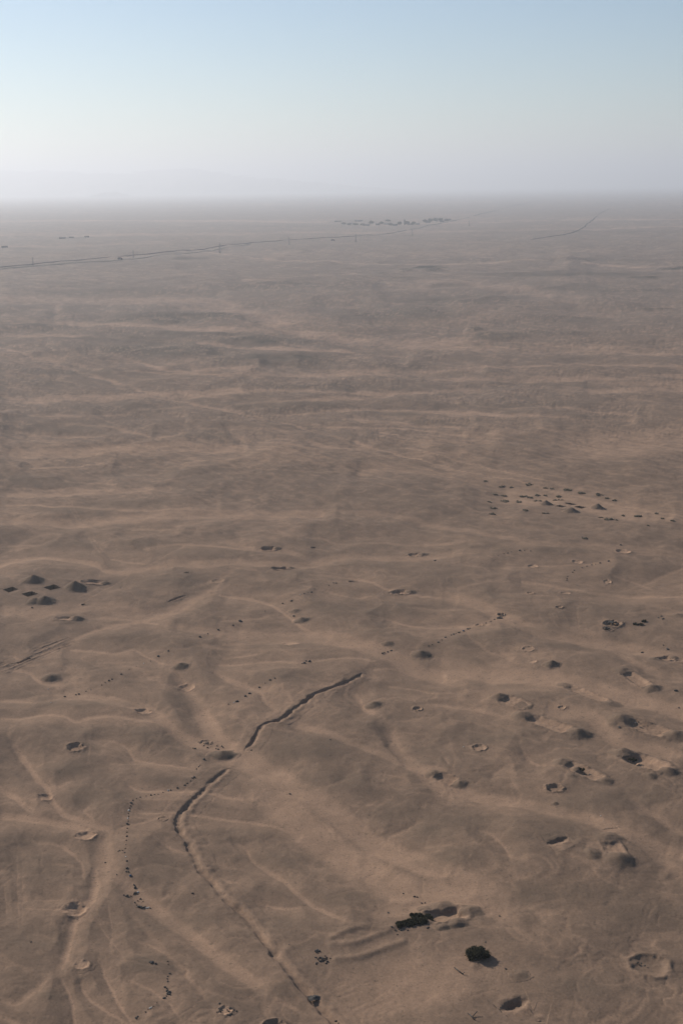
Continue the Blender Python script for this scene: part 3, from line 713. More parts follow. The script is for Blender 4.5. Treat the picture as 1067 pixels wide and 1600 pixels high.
def make_emplacement(m1, m2, label, troughw=.8, depth=.42, h1=.5, h2=.5, extra=(), seed=1, name='dugout', cat='dugout', group=None, bank=.10, sand=.72, dk=.28):
    """mound - trough - mound, dug by a machine. m = (px,py,rpx)"""
    a = at(m1[0], m1[1]); b = at(m2[0], m2[1])
    r1 = 1.12 * m1[2] * mpp_at(m1[0], m1[1]); r2 = 1.12 * m2[2] * mpp_at(m2[0], m2[1]); h1 *= .84; h2 *= .84
    ox, oy = .5 * (a[0] + b[0]), .5 * (a[1] + b[1]); oz = hbase(ox, oy)
    Lh = .5 * math.hypot(b[0] - a[0], b[1] - a[1]); ang = math.atan2(b[1] - a[1], b[0] - a[0])
    Rr = max(r1, r2) if max(r1, r2) > 0 else 2.0
    hwid = 1.18 * troughw * max(r1, r2); depth = depth * .72
    ex, ey = Lh + 1.6 * max(r1, r2), 2.1 * max(Rr, hwid)
    exs = [(at(e[0], e[1]), e[2] * mpp_at(e[0], e[1]), e[3]) for e in extra]
    nxp, nyp = int(np.clip(2 * ex / .16, 60, 170)), int(np.clip(2 * ey / .16, 40, 110))
    P, Q = np.meshgrid(np.linspace(-ex, ex, nxp), np.linspace(-ey, ey, nyp))
    def full(X, Y):
        p, q = rot(X, Y, ox, oy, ang)
        nz = fbm((X + seed) / (hwid * 1.1), Y / (hwid * 1.1), 3, seed + 4)
        # super-ellipse trough
        lx = max(Lh - .35 * (r1 + r2) / 2, .6 * Lh)
        dd = (np.abs(p / lx) ** 3.2 + np.abs(q / hwid) ** 2.6) ** (1 / 2.9) * (1 + .07 * nz)
        tr = -depth * hwid * (1 - sstep(.55, 1.05, dd))
        bk = bank * hwid * np.exp(-((dd - 1.18) / .15) ** 2) * (1 + .8 * nz) * (np.abs(p) < lx * 1.2)
        z1, d1 = mound_z(X, Y, a[0], a[1], r1, r1 * .95, r1 * h1, 0, seed + 1) if r1 > 0 else (np.zeros_like(X), np.full(X.shape, 9.))
        z2, d2 = mound_z(X, Y, b[0], b[1], r2, r2 * .95, r2 * h2, 0, seed + 2) if r2 > 0 else (np.zeros_like(X), np.full(X.shape, 9.))
        zm = np.maximum(z1, z2); dm = np.minimum(d1, d2)
        for (e, re, he) in exs:
            z3, d3 = mound_z(X, Y, e[0], e[1], re, re, re * abs(he), 0, seed + 7)
            if he > 0: zm = np.maximum(zm, z3); dm = np.minimum(dm, d3)
            else: tr = tr - z3
        k = 1 - sstep(.75, 1.05, dm)
        return np.where(zm > 0.02, zm + (tr + bk) * (1 - k), tr + bk), dd, d1, d2, dm
    ca, sa = math.cos(ang), math.sin(ang)
    X = ox + P * ca - Q * sa; Y = oy + P * sa + Q * ca
    H, S, Dk = fields(X, Y)
    dz, dd, d1, d2, dm = full(X, Y)
    edge = np.maximum(sstep(.84, 1, np.abs(P) / ex), sstep(.80, 1, np.abs(Q) / ey))
    rough = .05 * fbm(X / 1.1, Y / 1.1, 3, seed + 30)
    Z = H + (dz + rough * (dd < 1.4)) * (1 - edge) + .035 - .055 * edge
    kt = 1 - sstep(.9, 1.2, dd); km = 1 - sstep(.8, 1.2, dm)
    kb = np.exp(-((dd - 1.2) / .16) ** 2)
    Sx = S * (1 - kt) + kt * sand; Sx = Sx * (1 - .7 * km) ; Dx = Dk * (1 - kt) * (1 - km) + km * dk + .12 * kb * (1 - km)
    av = lambda M_: .25 * (M_[:-1, :-1] + M_[1:, 1:] + M_[1:, :-1] + M_[:-1, 1:])
    a1, a2, at_ = av(d1), av(d2), av(dd)
    pf = np.where((a1 < 1.0) & (a1 <= a2), 1, np.where(a2 < 1.0, 2, np.where(at_ < 1.0, 0, 3))).ravel()
    own = empty(name, (ox, oy, oz), label, cat, group)
    part_meshes(own, X, Y, Z, {'sand': Sx, 'dark': Dx}, pf, [(0, 'trough'), (1, 'spoil_mound'), (2, 'spoil_mound'), (3, 'bank')], (ox, oy, oz))
    def carve(Xg, Yg, cell):
        z, d0, *_ = full(Xg, Yg)
        p, q = rot(Xg, Yg, ox, oy, ang)
        ins = (ex * .90 - np.abs(p) > cell) & (ey * .86 - np.abs(q) > cell)
        return np.where(ins, np.minimum(z, 0) - .30, 0.0), ins
    R = math.hypot(ex, ey)
    CARVE.append((ox - R, ox + R, oy - R, oy + R, carve))
    return own

# ------------------------------------------------------------------ dug features, near and far
gp = 'square pits dug in a diamond by the left edge'
make_square_pit(17, 921, 12.5, 'dark square pit nearest the left edge, left corner of the near diamond', gp, .00)
make_square_pit(51, 910.5, 13, 'dark square pit just below the farther gravel heap, back of the near diamond', gp, .01)
make_square_pit(82, 918, 13.5, 'dark square pit beside the pointed cone heap, right of the near diamond', gp, .02)
make_square_pit(47, 928.5, 13.5, 'dark square pit touching the broad double heap, front of the near diamond', gp, .03)
make_mound(53, 908, 17, 'rounded dark gravel heap behind the near diamond of square pits', .60, seed=3, dark=.6)
make_mound(118, 919, 16.5, 'steep pointed cone of gravel right of the near diamond of square pits', .72, seed=4, peak=.5, dark=.6)
make_mound(70, 940, 17, 'broad double-humped heap in front of the near diamond of square pits', .55, seed=5, twin=(-.85, -.1, .8, .72), dark=.8)
gp = 'square pits in the far cluster'
make_square_pit(891, 787.5, 9.6, 'back one of the four small dark pits between the far cones', gp, .00, 3)
make_square_pit(875, 791, 9.0, 'left one of the four small dark pits between the far cones', gp, .012, 3)
make_square_pit(906, 792.5, 10.0, 'right one of the four small dark pits between the far cones', gp, .024, 3)
make_square_pit(890.5, 796.5, 9.4, 'front one of the four small dark pits, tucked behind the far front cone', gp, .036, 3)
make_mound(852, 788.5, 10.5, 'reddish far cone left of the four small pits', .68, seed=7, dark=.5, peak=.5)
make_mound(933, 794, 10.5, 'far pointed cone standing alone right of the four small pits', .72, seed=8, dark=.7, peak=.5)
make_mound(892, 800, 12.5, 'far cone in front of the four small pits', .62, seed=9, dark=.7)

LM = [ (80,1060,14,'flat dark mound alone at the left under the old double track',.46),(282,1042,13,'dark round mound near the middle left, beside a row of stones',.50),
 (471,970,12,'darker of the two mounds stacked above the wide pale wash',.46),(460,955,8,'low brown mound just behind the dark mound above the wide wash',.35),
 (658,1023,14,'dark mound on the wide pale wash at the end of the long stone row',.50),(605,1006,9,'low faint mound behind the three stones on the pale wash',.35),
 (584,1102,12.5,'dark mound below the far end of the trench at the mouth of a pale gully',.50),(349,1182,18.5,'large dark mound in the gap between the two trench lines',.50),
 (861,1038,11.5,'small dark peaked mound alone on the right hand plain',.58),(866,1256,5,'tiny knob of earth below the small oval pit on the right',.5),
 (811,1524,13,'soft low mound right of the big bush',.22),(1057,962,12,'soft low mound at the right edge above the dark hollows',.28)]
for k, (a_, b_, c_, l_, h_) in enumerate(LM):
    make_mound(a_, b_, c_, l_, h_, seed=20 + k, el=1.05, dark=.95 if k == 7 else (.65 if h_ > .4 else .35))

CR = [ (118,1167.5,13.5,'deep crisp round pit with half its bowl in shadow, left side',.55,.10,.6),(135,1306,15,'round pit on the edge of the pale wash at lower left',.32,.07,1),
 (117,1421,17,'largest round pit at lower left, pale bowl beside the wash',.36,.08,1),(129,1507,11.5,'shallow sand-filled round pit nearest the lower left edge of the frame',.22,.05,1),
 (71,1246,11,'shallow pale pit half filled by the narrow sandy gully on the left',.24,.06,1),(223.5,1112,12.5,'round pit with a pale floor beside the broad wash left of the trench',.36,.07,1),
 (293,1075.5,12,'faint shallow pit in the wash under the dark round mound',.20,.05,1),(454,1006,12,'faint shallow pit on the wide pale wash in the middle',.14,.04,1),
 (341,908,10,'very faint old pit left of centre on the middle slope',.12,.04,.4),(973,862,11.5,'clear round pit with a pale floor right of the far stone row',.32,.06,1),
 (832,885,8,'small thin pit left of the far stone row',.3,.05,1),(901,878,8.5,'small thin pit just behind the far stone row',.3,.05,1),(948,909,6.5,'tiny worn pit below the far stone row on the right',.3,.08,1),
 (883,927,7.5,'small shallow pit in front of the far stone row',.2,.05,.8),(873,949,6,'tiny ringed pit with a raised rim on the right slope',.35,.14,.7),(828,927,5.5,'tiny reddish pit on the right slope, left of two others',.25,.1,.6),
 (824.5,1014,9,'faint ring left of the small peaked mound on the right',.14,.08,.6),(832,1034,6,'small pale scrape touching the left of the peaked mound',.15,.05,1),
 (748,1169,11,'ringed pit with a raised rim between the pale gullies right of centre',.22,.12,.6),(255,1280,7.5,'small slit pit just left of the trench bend',.4,.1,.5),
 (652,1108,7,'small disturbed pit right of the mound at the gully mouth',.35,.16,.6),(877,1106,6,'small worn pit between two rows of dugouts',.3,.1,.8),
 (957,975,14,'wide pit with dark rubble on its floor, right side',.34,.12,.5),(949,983,8,'small dark oval pit in front of the wide rubble pit',.5,.10,.1),
 (131,945,4,'tiny dark pit below the pointed cone of gravel',.6,.08,.1),(292.5,894.5,5,'tiny dark slit pit alone right of the cone heap',.6,.06,.1),
 (490,856,5,'tiny dark pit on the far slope at mid frame',.5,.08,.2),(550,909,6,'small dark smudge of a pit beyond the two stacked mounds',.4,.10,.1),
 (748,977,6,'small reddish scoop on the stone row right of centre',.25,.12,.8),(782,961,6,'ruined round pit at the top of the stone row',.4,.2,.6),
 (352.5,1579,10,'shallow scoop ringed with reddish stones at the bottom',.25,.12,1)]
for k, (a_, b_, c_, l_, dp, rm, sd) in enumerate(CR):
    make_crater(a_, b_, c_, l_, dp, rm, sd, seed=40 + k, dark=.45 if sd < .3 else 0, el=1.0)
make_crater(1015, 1510, 27, 'large hollow with a thick dark rim at the lower right corner', .17, .10, .25, seed=91, dark=.3, name='hollow', cat='hollow')
make_crater(866, 1232, 11, 'oval pit with a dark slot and pale rim below the broken dugout', .42, .16, .4, el=1.25, ang=-.4, seed=92, dark=.2)
make_crater(429, 1606, 17, 'pit with a pale rim cut by the bottom edge of the frame', .5, .16, .5, seed=93, dark=.5)
make_ditch([(780,1580),(792,1575),(806,1568),(818,1563),(828,1562)], 'long dark gouge with crumbling sides near the bottom right corner', .95, .5, .2, name='gouge', cat='hollow', seed=94, taper=1.6, floor_dark=.5, both=.5)
make_ditch([(826,1592),(840,1594),(856,1597)], 'shallow dark gouge just above the bottom edge of the frame', .9, .4, .12, name='gouge', cat='hollow', seed=95, taper=1.6, floor_dark=.4, both=.5)
make_ditch([(852,1319),(866,1316),(880,1310),(890,1309)], 'narrow dark gouge left of the large double dune mound', .7, .4, .12, name='gouge', cat='hollow', seed=96, taper=1.4, floor_dark=.5, both=.4)
make_ditch([(938,1300),(953,1297),(968,1294)], 'thin slit gouge behind the large double dune mound', .5, .3, .1, name='gouge', cat='hollow', seed=97, taper=1.4, floor_dark=.2, both=.4)
make_crater(1061, 1034, 6, 'dark hole at the right edge beside a pale track', .6, .1, .1, seed=98, dark=.7)
make_crater(715, 1430, 1, 'x', .1, .1, 1) if False else None

DG = [ ((971.5,1048,13),(1018,1076,13),'farthest dugout on the right, pale trough between a brown and a dark mound',.62,.36,.32,.52,()),
 ((881,1071,11),(953,1100,15),'low worn dugout with faint mounds in the middle of the right hand rows',.62,.26,.20,.24,()),
 ((779.5,1089,12.5),(824,1106,6),'short dugout with one dark mound at its left end',.8,.26,.55,.3,()),
 ((815,1119,16),(902,1147,19),'long dugout with a pale trough between two dark mounds, right of centre',.58,.36,.46,.50,()),
 ((967,1124,19),(1055,1151,18),'long dugout reaching the right edge with stones by its trough',.58,.36,.46,.48,()),
 ((973,1178,19),(1044,1206,15),'largest dugout at the right edge with a dark shrubby mound',.85,.36,.56,.50,((1015,1213,12,.35),(988,1188,8,-.55),)),
 ((877,1192,14),(945,1221,12),'broken dugout with crumbled sides below the long dugout',.75,.30,.46,.42,((900,1202,8,.4),(914,1206,6,-.5),(893,1212,9,.25))),
 ((676,1209,11),(718,1226,12),'small dugout alone right of the pale valley with a pale trough',.70,.36,.36,.50,()),
 ((948,1310,20),(968,1343,21),'large double dune mound with a pale hollow between its humps',.50,.16,.34,.40,((922,1334,18,.24),(905,1325,10,.2))),
 ((127,909,1.5),(165,911.5,7),'small dugout right of the pointed cone heap with one grey mound',1.0,.30,.1,.42,()),
 ((84,967,2),(120,967,11),'pale shallow dugout ending in a dark mound below the pits on the left',.62,.24,.1,.5,()),
 ((407,858,3.5),(433,857.5,6.5),'small far dugout left of centre, upper one of two',1.1,.45,.4,.5,()),
 ((424,889,3),(454,888,6.5),'small far dugout left of centre, lower one of two',1.0,.40,.4,.45,()),
 ((636,868,3),(660,867,8),'small far dugout right of centre with one flat mound',.8,.35,.4,.4,()),
 ((609,926,5),(641,925.5,8.5),'worn far dugout right of centre with pitted floor',.85,.35,.3,.4,((622,924,4,-.4),)),
 ((312,1160,3),(330,1162,3),'broken ground scooped out behind the large dark mound in the trench gap',1.6,.22,.3,.3,((322,1161,5,.3),)),
 ((660,1434,17),(735,1424,17),'wide dune hollow partly filled by dark shrubs, lower right',.95,.42,.0,.42,((714,1443,17,.34),(692,1449,13,.26),(688,1416,19,.28),(665,1421,13,.2))),
 ((1022,1030,9),(1052,1028,7),'broken hollow with crumbled rim at the right edge, above the farthest dugout',.8,.4,.3,.4,())]
for k, (m1, m2, lab, tw, dp, h1, h2, ex_) in enumerate(DG):
    make_emplacement(m1, m2, lab, tw, dp, h1, h2, ex_, seed=110 + k * 11, dk=.2 if k == 1 else .42)

make_ditch([(568,1051),(555,1059),(531,1069),(510,1077),(491,1084),(476,1096),(455,1111),(437,1124),(411,1132),(403,1144),(396,1157),(381,1174)],
           'old trench running from the middle down to the large dark mound, upper line', .66, .38, .07, seed=5, sand_b=.5)
make_ditch([(358,1200),(330,1222),(319,1234),(300,1252),(287,1266),(278,1279),(279,1294),(289,1309),(296,1324),(306,1342),(311,1357),(326,1372),(336,1384),(352,1405),(371,1420),(386,1435),(401,1454),(420,1480),(439,1502),(457,1525),(480,1551),(499,1574),(517,1592),(530,1608),(552,1640)],
           'long winding trench with a pale bank curving down to the frame bottom, lower line', .70, .32, .12, seed=15, both=.4, sand_b=.3)
make_ditch(T(*A,[(110,548),(160,525),(230,495),(290,470)]), 'upper line of the old double wheel ditch at the left edge', .5, .42, .14, name='wheel_ditch', cat='ditch', seed=25, taper=5, wob=.5)
make_ditch(T(*A,[(-30,620),(0,607),(80,575),(180,535),(260,505),(320,482)]), 'lower line of the old double wheel ditch at the left edge', .5, .42, .14, name='wheel_ditch', cat='ditch', seed=26, taper=5, wob=.5)
make_ditch(T(*A,[(-30,595),(15,580),(50,568)]), 'short dark stub of ditch at the very left edge', .6, .4, .12, name='wheel_ditch', cat='ditch', seed=27, taper=3, wob=.5)
make_ditch(T(*A,[(690,326),(735,308),(780,292)]), 'short straight dark ditch alone left of centre', .55, .5, .14, name='wheel_ditch', cat='ditch', seed=28, taper=4, wob=.5)

# ------------------------------------------------------------------ ground sheet
tc = np.arange(-0.40, 0.4001, 0.00078)
tc = np.concatenate([[-14, -7, -3.5, -2, -1.2, -.8, -.6, -.48, -.43], tc, [.43, .48, .6, .8, 1.2, 2, 3.5, 7, 14]])
qs = np.concatenate([np.geomspace(0.00125, .012, 40, endpoint=False), np.arange(.012, .07, .00030), np.arange(.07, .19, .00075), np.arange(.19, .37, .00042), np.arange(.37, .80, .00085), np.arange(.80, 1.2, .02), [1.5, 2, 3, 4.5]])
yr = CAM_H / qs
Yg = yr[:, None] * np.ones((1, len(tc))); Xg = yr[:, None] * tc[None, :]
Hg = np.empty_like(Xg); Sg_ = np.empty_like(Xg); Dg_ = np.empty_like(Xg)
for i in range(0, len(yr), 200):
    a_, b_, c_ = fields(Xg[i:i+200], Yg[i:i+200])
    Hg[i:i+200], Sg_[i:i+200], Dg_[i:i+200] = a_, b_, c_
dys = np.abs(np.gradient(yr)); dts = np.gradient(tc)
inner = np.where(np.abs(tc) <= .4001)[0]; c0, c1 = inner[0], inner[-1] + 1
Hfix = np.zeros_like(Hg)
for (x0, x1, y0, y1, fn) in CARVE:
    rows = np.where((yr >= y0) & (yr <= y1))[0]
    if len(rows) == 0: continue
    r0, r1 = rows[0], rows[-1] + 1
    tmin = min(x0 / y0, x0 / y1); tmax = max(x1 / y0, x1 / y1)
    cols = np.where((tc >= tmin) & (tc <= tmax))[0]
    if len(cols) == 0: continue
    k0, k1 = max(cols[0], c0), min(cols[-1] + 1, c1)
    if k1 <= k0: continue
    cell = float(np.median(dys[r0:r1])) * 1.0
    dz, msk = fn(Xg[r0:r1, k0:k1], Yg[r0:r1, k0:k1], cell)
    sub = Hfix[r0:r1, k0:k1]
    Hfix[r0:r1, k0:k1] = np.where(msk, np.where(np.abs(dz) > np.abs(sub), dz, sub), sub)
Zg = Hg + Hfix
back = np.array([[t * 700.0, -900.0, 0.0] for t in tc])
Vg = np.concatenate([np.stack([Xg, Yg, Zg], -1).reshape(-1, 3), back])
Fg = grid_faces(len(yr) + 1, len(tc))[:, ::-1]
ground = mesh_obj('desert_ground', Vg, Fg, MAT_GROUND, None, {'sand': np.concatenate([Sg_.ravel(), np.full(len(tc), .4)]), 'dark': np.concatenate([Dg_.ravel(), np.zeros(len(tc))])})
ground['kind'] = 'structure'
# normals must look up
if ground.data.polygons[len(ground.data.polygons) // 2].normal.z < 0:
    ground.data.flip_normals()

# ------------------------------------------------------------------ roads far out
def ribbon(name, pts, half, mat, lift):
    P = np.array([flat_at(*p) for p in smooth_line(pts, 6)])
    tx = np.gradient(P[:, 0]); ty = np.gradient(P[:, 1]); L_ = np.hypot(tx, ty)
    nx, ny = ty / L_, -tx / L_
    prof = [(-half * 1.5, -2.0), (-half, lift), (0, lift + .15), (half, lift), (half * 1.5, -2.0)]
    V = []
    for k in range(len(P)):
        hc = hbase(P[k, 0], P[k, 1])
        for (o_, z_) in prof:
            V.append((P[k, 0] + nx[k] * o_, P[k, 1] + ny[k] * o_, hc + z_))
    o = mesh_obj(name, V, grid_faces(len(P), 5), mat, None)
    o['kind'] = 'structure'
    return o
ribbon('asphalt_road', [(-160,436),(0,419.5),(60,413.5),(130,406),(250,395.5),(350,384),(430,377),(520,372),(600,365),(680,350),(740,337),(800,322),(830,316)], 2.6, MAT_ASPH, .9)
ribbon('graded_track', [(-160,439),(0,422),(60,417),(130,412),(190,408),(250,400),(330,390),(390,382.5)], 2.6, MAT_TRACK, 1.0)
ribbon('far_road', T(700,290,.344,[(380,242),(430,236),(550,220),(600,195),(640,165),(690,125),(735,103)]), 2.2, MAT_ASPH, .7)

# ------------------------------------------------------------------ generic shapes
def box(V, Fc, c, s, rz=0.0):
    b = len(V)
    for sx in (-1, 1):
        for sy in (-1, 1):
            for sz in (-1, 1):
                x_, y_ = sx * s[0] / 2, sy * s[1] / 2
                V.append((c[0] + x_ * math.cos(rz) - y_ * math.sin(rz), c[1] + x_ * math.sin(rz) + y_ * math.cos(rz), c[2] + sz * s[2] / 2))
    for f in ((0,1,3,2),(4,6,7,5),(0,4,5,1),(2,3,7,6),(0,2,6,4),(1,5,7,3)):
        Fc.append(tuple(b + k for k in f))

def bar(V, Fc, p, q, r, n=5):
    p = Vector(p); q = Vector(q); d = (q - p).normalized()
    u = d.orthogonal().normalized(); v = d.cross(u); b = len(V)
    for e, rr in ((p, r), (q, r * .8)):
        for k in range(n):
            a = 2 * math.pi * k / n
            V.append(tuple(e + u * math.cos(a) * rr + v * math.sin(a) * rr))
    for k in range(n):
        Fc.append((b + k, b + (k + 1) % n, b + n + (k + 1) % n, b + n + k))
    Fc.append(tuple(b + k for k in range(n))[::-1]); Fc.append(tuple(b + n + k for k in range(n)))

# ------------------------------------------------------------------ stones
import bmesh
def stone_mesh(seed, mat, squash=.65):
    bm = bmesh.new(); bmesh.ops.create_icosphere(bm, subdivisions=2, radius=1.0)
    rnd = random.Random(seed)
    planes = [(Vector((rnd.gauss(0, 1), rnd.gauss(0, 1), rnd.gauss(0, .8))).normalized(), rnd.uniform(.55, .9)) for _ in range(9)]
    for v in bm.verts:
        for nrm, dd in planes:
            t = v.co.dot(nrm)
            if t > dd: v.co -= nrm * (t - dd)
        v.co.z *= squash; v.co.x *= 1.15
    me = bpy.data.meshes.new('stone'); bm.to_mesh(me); bm.free(); me.materials.append(mat)
    return me
STONES = {'dark': [stone_mesh(k, MAT_STONE) for k in range(5)], 'brown': [stone_mesh(20 + k, MAT_BROWN) for k in range(4)], 'pale': [stone_mesh(40 + k, MAT_PALE) for k in range(3)], 'blue': [stone_mesh(50, MAT_BLUE)]}
protos = {}
for kk_, ms_ in STONES.items():
    protos[kk_] = ms_
first_stone = None
def stone(px, py, rpx, kind, label, group):
    global first_stone
    me = random.choice(STONES[kind])
    x, y, z = at(px, py); s = 1.02 * rpx * mpp_at(px, py)
    if first_stone is None:
        o = bpy.data.objects.new('stone', me); first_stone = o
    else:
        o = first_stone.copy(); o.data = me
    COL.objects.link(o)
    o.location = (x, y, z + s * .28); o.scale = (s, s * random.uniform(.8, 1.2), s * random.uniform(.8, 1.2)); o.rotation_euler = (random.uniform(-.2, .2), random.uniform(-.2, .2), random.uniform(0, 6.28))
    return tag(o, label, 'stone', group)
def row(tile, label, group, items, base=1.7):
    for it in items:
        x_, y_ = it[0], it[1]; kind = it[2] if len(it) > 2 else 'dark'; r_ = it[3] if len(it) > 3 else base * random.uniform(.75, 1.2)
        if kind == 'pale': lb = 'pale stone among dark ones ' + label
        elif kind == 'blue': lb = 'bluish lump among dark stones ' + label
        elif kind == 'brown': lb = 'reddish brown stone ' + label
        else: lb = 'dark stone ' + label
        stone(tile[0] + tile[2] * x_, tile[1] + tile[2] * y_, r_, kind, lb, group + (', pale' if kind == 'pale' else ''))
    # tiny half-buried stones strung between neighbours are left to the ground texture
row(A, 'in the dotted row above the dark round mound, upper half', 'stones of the upper left row', [(1000,402,'dark',2.4),(972,420,'brown'),(910,438),(866,455),(833,468,'dark',2.2)])
row(A, 'in the dotted row running down past the dark round mound', 'stones of the middle left row', [(702,526,'dark',1.9),(660,548,'dark',2.1),(628,568,'brown',1.2),(600,578,'pale',1),(570,590,'brown',1),(540,604,'brown',1),(505,623,'dark',1.8),(468,644),(455,650,'dark',2),(440,658,'brown'),(425,668,'brown',1.2),(380,688),(360,694,'brown',1.2),(330,706),(318,709,'brown'),(272,717,'dark',1.8)], 1.5)
row(B, 'in the dotted row left of the trench top', 'stones of the row left of the upper trench', [(410,570,'dark',2.6),(388,577,'dark',2.2),(395,568,'dark',1.4),(378,579,'dark',1.2),(265,640,'dark',1.6),(245,647,'dark',2),(200,678,'dark',1.9),(160,704,'dark',2.1),(142,715,'dark',2.1),(108,737,'dark',2.5),(96,741,'pale',1.2),(72,748,'brown',1.2),(225,660,'brown',1)])
row(B, 'beside the dark mound on the wide wash', 'stones beside the wash mound', [(713,537,'dark',2),(720,534,'dark',1.6),(735,530,'dark',1.5),(750,525,'dark',1.9),(868,526,'dark',2),(885,532,'dark',1.5)])
row(B, 'in the row climbing right from the wash mound', 'stones of the right climbing row', [(905,505,'dark',1.4),(920,500,'brown',1),(945,490,'dark',1.7),(960,480,'brown',1),(975,470,'dark',1.9),(1000,460),(1010,458),(1030,450,'brown'),(1050,443,'blue',2.1)], 1.4)
row(Cc, 'in the row leading up to the ruined round pit', 'stones of the row to the ruined pit', [(170,435,'dark',2.1),(178,432,'dark',1.3),(110,456,'dark'),(120,453,'brown',1.2),(135,448,'dark',1.2),(75,470),(245,410,'dark',1.2),(265,403,'brown',1.2),(280,395,'dark',1.5),(296,390,'dark',2.3),(308,390,'dark',2.4),(303,385,'dark',1.8),(315,377,'dark',1.8),(300,375,'dark',1.6)], 1.5)
row(Cc, 'in the faint far row left of the clear round pit', 'stones of the faint far row', [(295,128,'brown',1),(320,121,'brown',1),(335,118,'dark',1.3),(350,113,'brown',1),(385,108,'dark',1.9),(405,107,'dark',1.1),(430,110,'dark',1.4)])
row(Cc, 'in the bent far row below the clear round pit', 'stones of the bent far row', [(755,152,'dark',1.9),(720,160,'dark',2),(700,165,'brown',1),(685,168,'dark',1.4),(665,173,'dark',1.2),(645,180,'dark',1.3),(612,190,'dark',1.5),(605,198,'dark',1.2),(585,215,'brown',1.2),(582,224,'brown',1.2),(581,231,'dark',1.3),(655,55,'dark',1.4),(665,60,'dark',1.6),(645,52,'dark',1.2)])
row(B, 'scattered left of the two stacked mounds', 'scattered stones left of the stacked mounds', [(335,318,'dark',2),(370,292,'pale',1),(388,287,'dark',1.1),(405,283),(418,282,'dark',1.8),(430,268),(510,243,'dark',1.5),(520,244,'dark',1.6),(490,253,'dark',1.2),(225,360),(120,400,'dark',2.1),(128,403,'dark',1.2),(92,420),(298,328,'brown',1.6),(344,381,'dark',1.8)], 1.3)
row(D, 'around the large dark mound in the trench gap', 'stones round the gap mound', [(813,240,'dark',1.8),(805,238,'brown',1.1),(925,230,'dark',1.6),(930,235,'dark',1.2),(910,243,'dark',1.4),(900,240,'dark',1.1),(905,228,'brown',1.3),(885,262,'dark',1.2),(850,285,'dark',2.3),(1047,246,'dark',1.4),(865,236,'brown',1.6),(850,228,'brown',1.4),(880,222,'brown',1.4)])
row(D, 'in the row bending left from the mound to the gully', 'stones of the bending row', [(828,315),(834,309,'dark',1.1),(820,325,'dark',1.5),(810,360,'dark',2.2),(802,362,'dark',1.6),(795,374),(780,384,'brown'),(770,392,'dark'),(740,403,'dark',1.6),(712,413,'dark',1.4),(702,414,'pale',1.5),(680,422,'brown',1.1),(660,430,'brown',1.1),(645,432,'dark',1.2),(630,434,'dark',1.7),(610,437,'brown',1.2),(585,442,'dark',1.4),(570,448,'brown',1.1)], 1.3)
row(D, 'in the long vertical row left of the trench', 'stones of the vertical row', [(555,455,'dark',1.2),(547,466,'dark',1.9),(545,478,'dark',1.5),(541,487,'dark',1.3),(538,497,'pale',1.6),(536,510,'brown',1.2),(537,522,'dark',1.1),(534,530,'pale',1.3),(535,541,'brown',1.1),(531,553,'dark',2.3),(538,556,'dark',1.2),(532,572,'brown',1.2),(530,588),(530,605,'dark',1.9),(527,622,'brown'),(526,640),(523,656,'brown',1.2),(521,673,'dark',1.2),(500,665,'dark',1.4),(512,664,'dark',1.2),(494,667,'brown',1.1),(525,690,'pale',1),(530,708,'dark',1.6),(530,738,'dark',2),(527,752,'dark',1.6),(535,752,'dark',1.6),(545,770,'blue',2.3),(440,715,'dark',1.3),(488,765,'dark',1.2)], 1.2)
row(G, 'in the loose knot at the lower left wash fork', 'stones at the wash fork', [(560,222,'dark',2.2),(563,232,'dark',2.4),(566,256,'dark',2.6),(560,259,'dark',1.8),(577,252,'pale',1.6),(532,266,'dark',2.2),(526,268,'dark',1.8),(517,264,'dark',1.3),(547,268,'brown',1.3),(586,280,'dark',1.6),(575,287,'brown',1.2),(597,290,'brown',1),(563,295,'dark',1.6),(576,312,'dark',2),(582,313,'dark',2.2),(588,314,'dark',2.2),(594,317,'dark',2.2),(600,316,'dark',2),(606,313,'dark',1.5),(612,318,'pale',1.5),(620,316,'pale',1.6),(628,319,'dark',1.2),(570,305,'brown',1.2)])
row(G, 'in the broken line near the bottom left', 'stones of the bottom left line', [(628,543,'dark',2.2),(634,546,'dark',2.4),(638,541,'dark',1.6),(650,550,'dark',1.9),(700,540,'brown',1.5),(702,552,'brown',1.3),(708,590,'dark',1.7),(700,602,'dark',1.2),(698,612,'dark',1.3),(700,623,'dark',1.4),(688,647,'dark',2),(696,652,'dark',1.5),(698,664,'dark',2.2),(705,668,'dark',2.6),(707,676,'dark',2.2),(700,674,'dark',2),(694,684,'dark',1.2),(684,693,'dark',2),(690,692,'dark',1.5),(655,712,'brown',1),(640,726,'brown',1.1),(632,731,'pale',1.1),(625,735,'pale',1.6),(618,739,'dark',1),(608,750,'brown',1.5),(575,770,'dark',1.6),(568,776,'dark',2.1)])
row(G, 'in the ring round the bottom scoop', 'stones ringed at the bottom', [(913,745,'brown',1.6),(905,752,'brown',1.6),(913,738,'dark',1.8),(922,738,'dark',1.4),(960,735,'dark',2),(968,738,'dark',2.2),(974,744,'dark',1.8),(985,747,'brown',1.6),(958,764,'dark',2.2),(965,760,'dark',1.8),(955,748,'brown',1.6),(962,752,'brown',1.8),(915,715,'dark',1.8),(948,742,'brown',1.4),(920,748,'brown',1.5)])
random.seed(11)
row(Hh, 'in the rubble heap right of the lower trench', 'stones of the rubble heap', [(435,497,'dark',2.2),(443,494,'dark',2.8),(450,497,'dark',2.2),(440,503,'dark',1.8)] + [(random.gauss(472, 18), random.gauss(530, 13), random.choice(['dark', 'dark', 'brown', 'brown']), random.uniform(1.1, 2.1)) for _ in range(26)])
